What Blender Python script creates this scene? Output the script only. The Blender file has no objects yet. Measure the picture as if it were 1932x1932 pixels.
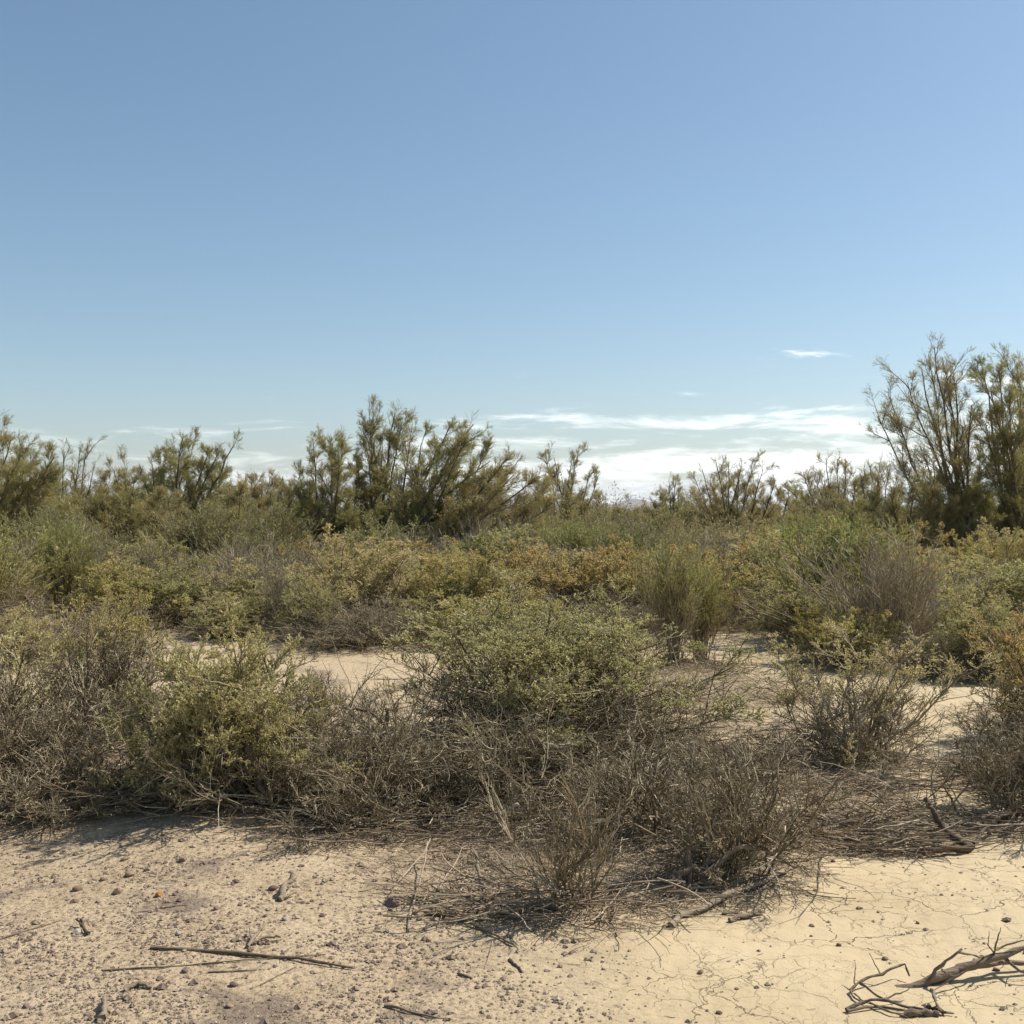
import bpy, math
import numpy as np
from mathutils import Vector, noise as mnoise

SC = bpy.context.scene
COL = SC.collection
RNG = np.random.default_rng(11)
F = 2073.0          # focal length in the units of the photo's 1932-wide view
H0 = 965.0          # horizon row
EYE = 1.6

# ------------------------------------------------------------------ helpers
def tag(o, label=None, cat=None, group=None, kind=None):
    if label: o['label'] = label
    if cat: o['category'] = cat
    if group: o['group'] = group
    if kind: o['kind'] = kind
    return o

def gy(v): return EYE * F / (v - H0)
def gx(u, y): return (u - 966.0) / F * y
def at(u, v):                       # ground point seen at (u,v)
    y = gy(v); return gx(u, y), y
def at3(u, v, y):                   # point at depth y
    return np.array([gx(u, y), y, EYE - (v - H0) / F * y])

# mounds: x, y, radius, height
MOUNDS = []
for u, v, r, h in [(330, 1500, 1.1, .10), (1000, 1400, 1.5, .10), (100, 1420, 1.2, .10), (720, 1500, 0.9, .07), (1640, 1350, 0.9, .09),
                   (1270, 1270, 1.1, .08), (1860, 1330, 0.8, .10), (500, 1650, 1.2, .05), (1330, 1600, .6, .05),
                   (680, 1190, 2.2, .10), (1100, 1170, 2.5, .09), (200, 1180, 2.5, .08), (1690, 1240, 1.8, .08), (1060, 1650, .7, .04)]:
    x, y = at(u, v); MOUNDS.append((x, y, r, h))
_w = RNG.normal(0, 1, (26, 2)); _ph = RNG.uniform(0, 6.28, 26)
_fr = np.concatenate([RNG.uniform(.25, 1.2, 10), RNG.uniform(2, 7, 10), RNG.uniform(12, 30, 6)])
_am = np.concatenate([np.full(10, .010), np.full(10, .0026), np.full(6, .0006)])
_w = _w / np.linalg.norm(_w, axis=1, keepdims=True)
def hgt(x, y):
    x = np.asarray(x, float); y = np.asarray(y, float)
    z = np.zeros(np.broadcast(x, y).shape)
    for i in range(26):
        z = z + _am[i] * np.sin((_w[i, 0] * x + _w[i, 1] * y) * _fr[i] + _ph[i])
    for mx, my, r, h in MOUNDS:
        z = z + h * np.exp(-((x - mx) ** 2 + (y - my) ** 2) / (r * r * .6))
    return z

def norm(a): return a / np.maximum(np.linalg.norm(a, axis=-1, keepdims=True), 1e-9)

class Geo:
    """collects tubes and leaf blades; builds one mesh"""
    def __init__(s): s.v = []; s.f = []; s.a = []; s.b = []; s.n = 0
    def add(s, v, f, a, b):
        s.v.append(v.reshape(-1, 3)); s.f.append((f.reshape(-1, 4) + s.n)); s.a.append(a.ravel()); s.b.append(b.ravel()); s.n += v.reshape(-1, 3).shape[0]
    def tubes(s, P, R, sides=3, rng=RNG, a=None, b=None, rough=0.0):
        M, n, _ = P.shape
        T = np.empty_like(P); T[:, 1:-1] = P[:, 2:] - P[:, :-2]; T[:, 0] = P[:, 1] - P[:, 0]; T[:, -1] = P[:, -1] - P[:, -2]
        T = norm(T)
        ref = norm(rng.normal(size=(M, 1, 3)))
        U = norm(np.cross(T, ref)); W = np.cross(T, U)
        ang = np.linspace(0, 2 * np.pi, sides, endpoint=False)
        rr = R[:, :, None] * (1 + rough * rng.normal(size=(M, 1, sides)) + .5 * rough * rng.normal(size=(M, n, sides)))
        V = P[:, :, None, :] + rr[..., None] * (U[:, :, None, :] * np.cos(ang)[:, None] + W[:, :, None, :] * np.sin(ang)[:, None])
        base = (np.arange(M) * n * sides)[:, None, None]
        i = np.arange(n - 1)[None, :, None] * sides; k = np.arange(sides)[None, None, :]; k2 = (k + 1) % sides
        f = np.stack([base + i + k, base + i + k2, base + i + sides + k2, base + i + sides + k], -1)
        if a is None: a = rng.random(M)
        if b is None: b = np.zeros(M)
        A = np.broadcast_to(a[:, None, None], (M, n, sides)); B = np.broadcast_to(b[:, None, None], (M, n, sides))
        s.add(V, f, A, B)
        if sides > 4:      # cap both ends with quads fanned from the first side vertex
            for end in (0, (n - 1) * sides):
                q = [[base[:, 0, 0] + end + 0, base[:, 0, 0] + end + j, base[:, 0, 0] + end + min(j + 1, sides - 1), base[:, 0, 0] + end + min(j + 2, sides - 1)] for j in range(1, sides - 2, 2)]
                fa = np.array(q).transpose(2, 0, 1)
                s.v.append(np.zeros((0, 3))); s.f.append(fa.reshape(-1, 4) + s.n - M * n * sides)
                s.a.append(np.zeros(0)); s.b.append(np.zeros(0))
    def blades(s, C, D, L, Wd, rng=RNG, a=None, b=None):
        K = len(C); D = norm(D); X = norm(np.cross(D, rng.normal(size=(K, 3)))); N = np.cross(D, X)
        L = L[:, None]; Wd = Wd[:, None]
        m = C + D * L * .55 + N * L * .06
        V = np.stack([C, m + X * Wd * .5, C + D * L, m - X * Wd * .5], 1)
        f = np.arange(K * 4).reshape(K, 4)
        if a is None: a = rng.random(K)
        if b is None: b = np.zeros(K)
        s.add(V, f, np.repeat(a, 4), np.repeat(b, 4))
    def mesh(s, name, mat, smooth=False):
        V = np.concatenate(s.v).astype(np.float32); Fc = np.concatenate(s.f).astype(np.int32)
        me = bpy.data.meshes.new(name)
        me.vertices.add(len(V)); me.vertices.foreach_set('co', V.ravel())
        # quads with a repeated last index become triangles
        tri = Fc[:, 2] == Fc[:, 3]
        tot = np.where(tri, 3, 4).astype(np.int32)
        start = np.concatenate([[0], np.cumsum(tot)[:-1]]).astype(np.int32)
        keep = np.ones(Fc.shape, bool); keep[tri, 3] = False
        me.loops.add(int(tot.sum())); me.loops.foreach_set('vertex_index', Fc[keep])
        me.polygons.add(len(Fc)); me.polygons.foreach_set('loop_start', start)
        me.update(calc_edges=True)
        for nm, arr in (('rnd', s.a), ('tip', s.b)):
            at_ = me.attributes.new(nm, 'FLOAT', 'POINT'); at_.data.foreach_set('value', np.concatenate(arr).astype(np.float32))
        me.materials.append(mat)
        me.polygons.foreach_set('use_smooth', np.full(len(Fc), smooth))
        me.update()
        return me

def obj(name, me, parent=None, loc=None):
    o = bpy.data.objects.new(name, me); COL.objects.link(o)
    if parent: o.parent = parent
    if loc is not None: o.location = loc
    return o
def empty(name, loc, rz=0, sc=1):
    o = bpy.data.objects.new(name, None); COL.objects.link(o); o.location = loc; o.rotation_euler = (0, 0, rz)
    o.scale = (sc, sc, sc) if np.isscalar(sc) else sc
    o.empty_display_size = .2
    return o
def copy_tree(o, parent=None):
    kids = list(o.children)
    c = o.copy(); COL.objects.link(c); c.parent = parent
    for ch in kids: copy_tree(ch, c)
    return c

# ------------------------------------------------------------------ materials
def nt(name):
    m = bpy.data.materials.new(name); m.use_nodes = True; m.node_tree.nodes.clear()
    return m, m.node_tree.nodes, m.node_tree.links
def N(nodes, t, **kw):
    n = nodes.new(t)
    for k, v in kw.items():
        if k in n.inputs.keys() if isinstance(k, str) else False: n.inputs[k].default_value = v
        else: setattr(n, k, v)
    return n
def ramp(nodes, stops, interp='LINEAR'):
    r = nodes.new('ShaderNodeValToRGB'); cr = r.color_ramp; cr.interpolation = interp
    while len(cr.elements) < len(stops): cr.elements.new(.5)
    for e, (p, c) in zip(cr.elements, stops):
        e.position = p; e.color = (*c, 1) if len(c) == 3 else c
    return r
def mixc(nodes, links, fac, a, b, blend='MIX'):
    m = nodes.new('ShaderNodeMix'); m.data_type = 'RGBA'; m.blend_type = blend
    for sock, val in ((m.inputs[0], fac), (m.inputs[6], a), (m.inputs[7], b)):
        if hasattr(val, 'links'): links.new(val, sock)
        elif isinstance(val, (int, float)): sock.default_value = val
        else: sock.default_value = (*val, 1)
    return m.outputs[2]
def math_(nodes, links, op, a, b=0.0, clamp=False):
    m = nodes.new('ShaderNodeMath'); m.operation = op; m.use_clamp = clamp
    for sock, val in ((m.inputs[0], a), (m.inputs[1], b)):
        if hasattr(val, 'links'): links.new(val, sock)
        else: sock.default_value = val
    return m.outputs[0]

def leaf_mat(name, cols, tipcol, tipamt=1.0, trans=.42, gloss=.08):
    m, n, l = nt(name)
    a = N(n, 'ShaderNodeAttribute', attribute_name='rnd'); t = N(n, 'ShaderNodeAttribute', attribute_name='tip')
    oi = n.new('ShaderNodeObjectInfo')
    r = ramp(n, [(i / (len(cols) - 1), c) for i, c in enumerate(cols)])
    x = math_(n, l, 'ADD', math_(n, l, 'MULTIPLY', a.outputs['Fac'], .72), math_(n, l, 'MULTIPLY', oi.outputs['Random'], .28))
    l.new(x, r.inputs[0])
    tf = math_(n, l, 'MULTIPLY', t.outputs['Fac'], tipamt, True)
    col = mixc(n, l, tf, r.outputs[0], tipcol)
    geo = n.new('ShaderNodeNewGeometry')
    nz = N(n, 'ShaderNodeTexNoise'); nz.inputs['Scale'].default_value = 2.2; nz.inputs['Detail'].default_value = 3
    l.new(geo.outputs['Position'], nz.inputs['Vector'])
    col = mixc(n, l, math_(n, l, 'MULTIPLY_ADD', nz.outputs[0], 1.0), col, col) if False else col
    hs = n.new('ShaderNodeHueSaturation'); l.new(col, hs.inputs['Color']); hs.inputs['Saturation'].default_value = 1.08
    hv = math_(n, l, 'ADD', math_(n, l, 'MULTIPLY', nz.outputs[0], .9), .55); l.new(hv, hs.inputs['Value'])
    hh = math_(n, l, 'ADD', math_(n, l, 'MULTIPLY', oi.outputs['Random'], -.016), .500); l.new(hh, hs.inputs['Hue'])
    d = n.new('ShaderNodeBsdfDiffuse'); tr = n.new('ShaderNodeBsdfTranslucent'); g = n.new('ShaderNodeBsdfGlossy')
    g.inputs['Roughness'].default_value = .5; g.inputs['Color'].default_value = (.9, .88, .8, 1)
    for k in (d, tr): l.new(hs.outputs[0], k.inputs['Color'])
    m1 = n.new('ShaderNodeMixShader'); m1.inputs[0].default_value = trans; l.new(d.outputs[0], m1.inputs[1]); l.new(tr.outputs[0], m1.inputs[2])
    m2 = n.new('ShaderNodeMixShader'); m2.inputs[0].default_value = gloss; l.new(m1.outputs[0], m2.inputs[1]); l.new(g.outputs[0], m2.inputs[2])
    o = n.new('ShaderNodeOutputMaterial'); l.new(m2.outputs[0], o.inputs[0])
    return m

def wood_mat(name, cols, scale=14, rough=.85, bump=.0):
    m, n, l = nt(name)
    a = N(n, 'ShaderNodeAttribute', attribute_name='rnd')
    tc = n.new('ShaderNodeTexCoord'); nz = N(n, 'ShaderNodeTexNoise'); nz.inputs['Scale'].default_value = scale; nz.inputs['Detail'].default_value = 5
    l.new(tc.outputs['Object'], nz.inputs['Vector'])
    x = math_(n, l, 'ADD', math_(n, l, 'MULTIPLY', a.outputs['Fac'], .62), math_(n, l, 'MULTIPLY', nz.outputs[0], .45))
    r = ramp(n, [(i / (len(cols) - 1), c) for i, c in enumerate(cols)]); l.new(x, r.inputs[0])
    b = n.new('ShaderNodeBsdfPrincipled'); l.new(r.outputs[0], b.inputs['Base Color']); b.inputs['Roughness'].default_value = rough
    b.inputs['Specular IOR Level'].default_value = .3
    if bump:
        n2 = N(n, 'ShaderNodeTexNoise'); n2.inputs['Scale'].default_value = 90; n2.inputs['Detail'].default_value = 6
        mp = n.new('ShaderNodeMapping'); mp.inputs['Scale'].default_value = (.25, 1, 1); l.new(tc.outputs['Object'], mp.inputs[0]); l.new(mp.outputs[0], n2.inputs['Vector'])
        bp = n.new('ShaderNodeBump'); bp.inputs['Strength'].default_value = bump; bp.inputs['Distance'].default_value = .01
        l.new(n2.outputs[0], bp.inputs['Height']); l.new(bp.outputs[0], b.inputs['Normal'])
    o = n.new('ShaderNodeOutputMaterial'); l.new(b.outputs[0], o.inputs[0])
    return m

M = {}
M['sage'] = leaf_mat('sage_leaves', [(.31, .33, .14), (.43, .425, .185), (.54, .50, .235), (.61, .545, .30)], (.58, .46, .18), .55, gloss=.045)
M['straw'] = leaf_mat('straw_leaves', [(.38, .37, .16), (.52, .475, .22), (.61, .54, .28), (.68, .60, .36)], (.62, .50, .22), .6, gloss=.045)
M['rust'] = leaf_mat('rusty_leaves', [(.33, .34, .12), (.46, .43, .165), (.55, .46, .18), (.60, .49, .23)], (.62, .46, .17), .6, gloss=.045)
M['broom'] = leaf_mat('broom_leaves', [(.19, .25, .075), (.28, .32, .10), (.36, .37, .13), (.42, .40, .17)], (.44, .39, .16), .8, gloss=.05)
M['bluegreen'] = leaf_mat('grey_green_leaves', [(.19, .215, .09), (.26, .27, .11), (.33, .315, .14), (.38, .34, .17)], (.24, .22, .10), .4, gloss=.05)
M['tamarisk'] = leaf_mat('tamarisk_sprays', [(.20, .21, .075), (.29, .285, .105), (.38, .345, .135), (.44, .37, .155)], (.46, .36, .14), .6, gloss=.05, trans=.5)
M['twig'] = wood_mat('dry_twigs', [(.05, .036, .02), (.135, .103, .058), (.29, .232, .14), (.68, .59, .43)])
M['twigbrown'] = wood_mat('brown_twigs', [(.08, .06, .035), (.19, .145, .085), (.33, .265, .165), (.52, .43, .29)])
M['twigpale'] = wood_mat('pale_stalks', [(.11, .085, .048), (.23, .182, .11), (.37, .305, .20), (.60, .52, .38)])
M['bark'] = wood_mat('dark_bark', [(.08, .058, .04), (.13, .10, .07), (.20, .155, .11), (.28, .225, .165)])
M['log'] = wood_mat('weathered_wood', [(.05, .035, .024), (.13, .095, .064), (.27, .21, .145), (.58, .49, .37)], scale=20, bump=.9)
M['litter'] = wood_mat('litter_twigs', [(.07, .05, .033), (.17, .125, .08), (.30, .23, .15), (.58, .48, .35)])

def stone_mat(name, cols):
    m, n, l = nt(name)
    a = N(n, 'ShaderNodeAttribute', attribute_name='rnd'); tc = n.new('ShaderNodeTexCoord')
    nz = N(n, 'ShaderNodeTexNoise'); nz.inputs['Scale'].default_value = 60; nz.inputs['Detail'].default_value = 5; l.new(tc.outputs['Object'], nz.inputs['Vector'])
    x = math_(n, l, 'ADD', math_(n, l, 'MULTIPLY', a.outputs['Fac'], .7), math_(n, l, 'MULTIPLY', nz.outputs[0], .35))
    r = ramp(n, [(i / (len(cols) - 1), c) for i, c in enumerate(cols)]); l.new(x, r.inputs[0])
    b = n.new('ShaderNodeBsdfPrincipled'); l.new(r.outputs[0], b.inputs['Base Color']); b.inputs['Roughness'].default_value = .8
    bp = n.new('ShaderNodeBump'); bp.inputs['Strength'].default_value = .5; bp.inputs['Distance'].default_value = .003; l.new(nz.outputs[0], bp.inputs['Height']); l.new(bp.outputs[0], b.inputs['Normal'])
    o = n.new('ShaderNodeOutputMaterial'); l.new(b.outputs[0], o.inputs[0])
    return m
M['gravel'] = stone_mat('gravel', [(.11, .075, .055), (.18, .125, .09), (.29, .215, .15), (.45, .36, .26)])
M['stone_brown'] = stone_mat('brown_stone', [(.13, .085, .055), (.22, .15, .095), (.30, .21, .14)])
M['stone_orange'] = stone_mat('orange_stone', [(.24, .10, .025), (.34, .155, .035), (.42, .22, .06)])
M['stone_maroon'] = stone_mat('maroon_stone', [(.09, .055, .05), (.16, .10, .09), (.22, .15, .13)])
M['stone_pale'] = stone_mat('pale_stone', [(.20, .175, .15), (.30, .265, .22), (.38, .34, .28)])
M['clod'] = stone_mat('dark_clod', [(.09, .045, .03), (.15, .085, .05), (.22, .14, .09)])

# ground ------------------------------------------------------------
def ground_mat():
    m, n, l = nt('desert_soil')
    geo = n.new('ShaderNodeNewGeometry'); pos = geo.outputs['Position']
    grav = N(n, 'ShaderNodeAttribute', attribute_name='gravel').outputs['Fac']
    litt = N(n, 'ShaderNodeAttribute', attribute_name='litter').outputs['Fac']
    def noise(sc, det=5, rough=.55, vec=None, off=(0, 0, 0)):
        t = N(n, 'ShaderNodeTexNoise'); t.inputs['Scale'].default_value = sc; t.inputs['Detail'].default_value = det; t.inputs['Roughness'].default_value = rough
        mp = n.new('ShaderNodeMapping'); mp.inputs['Location'].default_value = off
        l.new(vec or pos, mp.inputs[0]); l.new(mp.outputs[0], t.inputs['Vector']); return t
    # distorted position for cracks
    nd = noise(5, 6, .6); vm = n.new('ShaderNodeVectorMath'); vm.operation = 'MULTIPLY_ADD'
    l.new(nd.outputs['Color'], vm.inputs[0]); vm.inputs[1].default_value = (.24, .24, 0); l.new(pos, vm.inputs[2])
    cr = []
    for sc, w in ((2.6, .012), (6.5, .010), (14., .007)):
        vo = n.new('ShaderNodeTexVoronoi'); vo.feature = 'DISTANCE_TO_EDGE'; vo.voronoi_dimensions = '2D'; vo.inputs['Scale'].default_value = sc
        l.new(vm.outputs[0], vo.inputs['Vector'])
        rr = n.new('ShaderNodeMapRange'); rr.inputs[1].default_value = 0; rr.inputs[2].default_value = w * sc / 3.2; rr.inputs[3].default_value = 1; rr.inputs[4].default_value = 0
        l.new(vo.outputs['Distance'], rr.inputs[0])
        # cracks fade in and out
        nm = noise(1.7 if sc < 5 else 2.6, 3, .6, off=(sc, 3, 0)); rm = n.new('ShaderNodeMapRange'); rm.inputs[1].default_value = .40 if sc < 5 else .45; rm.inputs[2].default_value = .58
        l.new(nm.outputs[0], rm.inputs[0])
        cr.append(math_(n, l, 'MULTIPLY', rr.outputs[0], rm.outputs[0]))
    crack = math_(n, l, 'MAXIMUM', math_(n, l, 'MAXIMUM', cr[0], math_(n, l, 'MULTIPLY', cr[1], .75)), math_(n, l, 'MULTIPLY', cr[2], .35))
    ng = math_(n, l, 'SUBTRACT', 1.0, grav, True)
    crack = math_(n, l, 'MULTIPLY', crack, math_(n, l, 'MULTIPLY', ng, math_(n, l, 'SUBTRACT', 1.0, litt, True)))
    clay = ramp(n, [(.3, (.43, .335, .20)), (.5, (.485, .385, .237)), (.72, (.53, .43, .275))]); l.new(noise(1.1, 7, .6).outputs[0], clay.inputs[0])
    sand = ramp(n, [(.3, (.42, .32, .20)), (.5, (.49, .38, .245)), (.7, (.54, .425, .28))]); l.new(noise(2.0, 8, .65).outputs[0], sand.inputs[0])
    fine = noise(48, 5, .75); fr = ramp(n, [(.42, (.13, .09, .07)), (.50, (1, 1, 1))]); l.new(fine.outputs[0], fr.inputs[0])
    patch = noise(1.9, 6, .65, off=(7, 0, 0)); pr = n.new('ShaderNodeMapRange'); pr.inputs[1].default_value = .53; pr.inputs[2].default_value = .62; l.new(patch.outputs[0], pr.inputs[0])
    darkg = mixc(n, l, math_(n, l, 'MULTIPLY', pr.outputs[0], .72), sand.outputs[0], (.17, .128, .105))
    grv = mixc(n, l, .5, darkg, mixc(n, l, 1.0, darkg, fr.outputs[0], 'MULTIPLY'))
    base = mixc(n, l, grav, clay.outputs[0], grv)
    ln = noise(38, 6, .75); lr = ramp(n, [(.38, (.10, .072, .05)), (.55, (.24, .18, .125)), (.70, (.40, .31, .21))]); l.new(ln.outputs[0], lr.inputs[0])
    lm = n.new('ShaderNodeMapRange'); lm.inputs[1].default_value = .38; lm.inputs[2].default_value = .60; lm.inputs[3].default_value = .25; lm.inputs[4].default_value = .95; l.new(noise(3.3, 6, .7, off=(2, 9, 0)).outputs[0], lm.inputs[0])
    base = mixc(n, l, math_(n, l, 'MULTIPLY', litt, lm.outputs[0], True), base, lr.outputs[0])
    sp = noise(140, 3, .5); sr = n.new('ShaderNodeMapRange'); sr.inputs[1].default_value = .30; sr.inputs[2].default_value = .24; l.new(sp.outputs[0], sr.inputs[0])
    base = mixc(n, l, math_(n, l, 'MULTIPLY', sr.outputs[0], .6), base, (.2, .13, .08))
    base = mixc(n, l, math_(n, l, 'MULTIPLY', crack, .95), base, (.085, .055, .03))  # shade deep in the crack grooves painted into the soil colour as dark lines
    b = n.new('ShaderNodeBsdfPrincipled'); l.new(base, b.inputs['Base Color']); b.inputs['Roughness'].default_value = .95; b.inputs['Specular IOR Level'].default_value = .15
    h = math_(n, l, 'MULTIPLY', crack, -1.0)
    h = math_(n, l, 'ADD', h, math_(n, l, 'MULTIPLY', noise(30, 8, .7).outputs[0], math_(n, l, 'ADD', math_(n, l, 'MULTIPLY', grav, 2.6), .7)))
    h = math_(n, l, 'ADD', h, math_(n, l, 'MULTIPLY', noise(6, 5, .6).outputs[0], 1.5))
    bp = n.new('ShaderNodeBump'); bp.inputs['Strength'].default_value = .8; bp.inputs['Distance'].default_value = .007
    l.new(h, bp.inputs['Height']); l.new(bp.outputs[0], b.inputs['Normal'])
    o = n.new('ShaderNodeOutputMaterial'); l.new(b.outputs[0], o.inputs[0])
    return m

# litter regions: u, v, semi-width (m), semi-depth (m), amount
LITTER = []
def lit(u, v, rx, ry, s=1.0): x, y = at(u, v); LITTER.append((x, y, rx, ry, s))
for a in [(120, 1480, .85, 1.0, .8), (430, 1505, .55, .5, .9), (700, 1520, .7, .8, 1), (960, 1470, 1.0, 1.3, 1), (900, 1640, .45, .55, .6), (1080, 1640, .5, .75, .9),
          (1340, 1600, .42, .75, 1), (1250, 1690, .35, .25, .6), (1390, 1400, .45, .7, .35), (1580, 1520, .38, .5, .8), (1600, 1595, .42, .22, .8), (1610, 1450, .36, .4, .5), (1296, 1262, .55, .4, .9), (1925, 1500, .34, .7, .8),
          (1340, 1300, .9, 1.0, .5), (1750, 1260, 1.1, 1.0, .5), (1900, 1380, .3, .5, .4)]:
    lit(*a)
def litter_amt(x, y):
    L = np.zeros(np.broadcast(x, y).shape)
    for lx, ly, rx, ry, s in LITTER:
        d = ((x - lx) / rx) ** 2 + ((y - ly) / ry) ** 2
        L = np.maximum(L, s * np.clip(1.35 - d, 0, 1))
    far = np.clip((y - 12.5) / 4, 0, 1) * .75
    return np.maximum(L, far)
def build_ground():
    def axis(lo, hi, fine, step, g=1.16):
        out = [lo]; 
        while out[-1] < hi: out.append(out[-1] + fine)
        up = [out[-1]]; d = fine
        while up[-1] < step[1]: d *= g; up.append(up[-1] + d)
        dn = [lo]; d = fine
        while dn[-1] > step[0]: d *= g; dn.append(dn[-1] - d)
        return np.array(dn[::-1][:-1] + out + up[1:])
    xs = axis(-3.2, 3.2, .016, (-9000, 9000)); ys = axis(3.1, 8.5, .018, (-3000, 14000))
    X, Y = np.meshgrid(xs, ys)
    wob = sum(np.sin(X * a + Y * b + c) for a, b, c in ((31, 47, 1), (-52, 33, 2), (77, -21, 4), (15, 90, .5)))
    Z = hgt(X, Y)
    damp = np.exp(-np.maximum(np.hypot(X, Y) - 60, 0) / 200); Z = Z * damp
    # gravel on the left front, clay on the right
    edge = .05 + .22 * np.sin(Y * 2.3) + .1 * np.sin(Y * 6 + X * 3)
    g = np.clip(.5 + (edge - X) / .9, 0, 1) * np.clip((9 - Y) / 2, 0, 1)
    up = np.clip((Y - 5.15 - .25 * np.sin(X * 2.2)) / .5, 0, 1) * np.clip((-X - .2) / .5, 0, 1)    # bare sand on the mound in front of the bushes
    g = g * (1 - .75 * up)
    mid = np.clip((Y - 6) / 2, 0, 1) * .75 * np.clip((16 - Y) / 3, 0, 1); g = np.maximum(g, mid * np.clip(3 - X, 0, 1))
    Z = Z + wob * .0006 * (Y < 12) * (Y > 0)
    L = litter_amt(X, Y)
    ny, nx = X.shape
    V = np.stack([X, Y, Z], -1).reshape(-1, 3).astype(np.float32)
    i = np.arange(ny - 1)[:, None] * nx + np.arange(nx - 1)[None, :]
    Fc = np.stack([i, i + 1, i + nx + 1, i + nx], -1).reshape(-1, 4).astype(np.int32)
    me = bpy.data.meshes.new('ground'); me.vertices.add(len(V)); me.vertices.foreach_set('co', V.ravel())
    me.loops.add(Fc.size); me.loops.foreach_set('vertex_index', Fc.ravel()); me.polygons.add(len(Fc)); me.polygons.foreach_set('loop_start', np.arange(len(Fc), dtype=np.int32) * 4)
    me.update(calc_edges=True); me.polygons.foreach_set('use_smooth', np.ones(len(Fc), bool))
    for nm, arr in (('gravel', g), ('litter', L)):
        a = me.attributes.new(nm, 'FLOAT', 'POINT'); a.data.foreach_set('value', arr.ravel().astype(np.float32))
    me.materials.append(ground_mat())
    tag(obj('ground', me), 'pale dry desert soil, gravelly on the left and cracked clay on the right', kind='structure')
    return xs, ys, g
build_ground()

# ------------------------------------------------------------------ growth
def grow(P0, D0, L, n, rng, up=0.0, wig=.15, grav=0.0):
    """polylines (M,n,3) from starts, directions and lengths"""
    Mn = len(P0); P = np.empty((Mn, n, 3)); P[:, 0] = P0; d = norm(D0.copy()); st = (L / (n - 1))[:, None]
    for i in range(1, n):
        d = norm(d + wig * rng.normal(size=(Mn, 3)) + np.array([0, 0, up - grav * i / n]))
        P[:, i] = P[:, i - 1] + d * st
    return P
def taper(r0, r1, n): return r0[:, None] * (1 - np.linspace(0, 1, n)[None]) + r1[:, None] * np.linspace(0, 1, n)[None]
def kids(P, k, t0, t1, rng, ang, lenf, jitter=.35):
    """k children per polyline: starts, dirs, parent t, parent index"""
    Mn, n, _ = P.shape; idx = np.repeat(np.arange(Mn), k); t = rng.uniform(t0, t1, Mn * k)
    f = t * (n - 1); i = np.minimum(f.astype(int), n - 2); w = (f - i)[:, None]
    S = P[idx, i] * (1 - w) + P[idx, i + 1] * w; T = norm(P[idx, i + 1] - P[idx, i])
    X = norm(np.cross(T, rng.normal(size=T.shape)))
    a = (ang * (1 + jitter * rng.normal(size=Mn * k)))[:, None]
    D = T * np.cos(a) + X * np.sin(a)
    plen = np.linalg.norm(np.diff(P, axis=1), axis=2).sum(1)[idx]
    return S, D, plen * lenf * (1.15 - .6 * t) * rng.uniform(.6, 1.3, Mn * k), t, idx
def along(P, k, t0, t1, rng):
    Mn, n, _ = P.shape; idx = np.repeat(np.arange(Mn), k); t = rng.uniform(t0, t1, Mn * k)
    f = t * (n - 1); i = np.minimum(f.astype(int), n - 2); w = (f - i)[:, None]
    return P[idx, i] * (1 - w) + P[idx, i + 1] * w, norm(P[idx, i + 1] - P[idx, i]), idx, t

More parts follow.
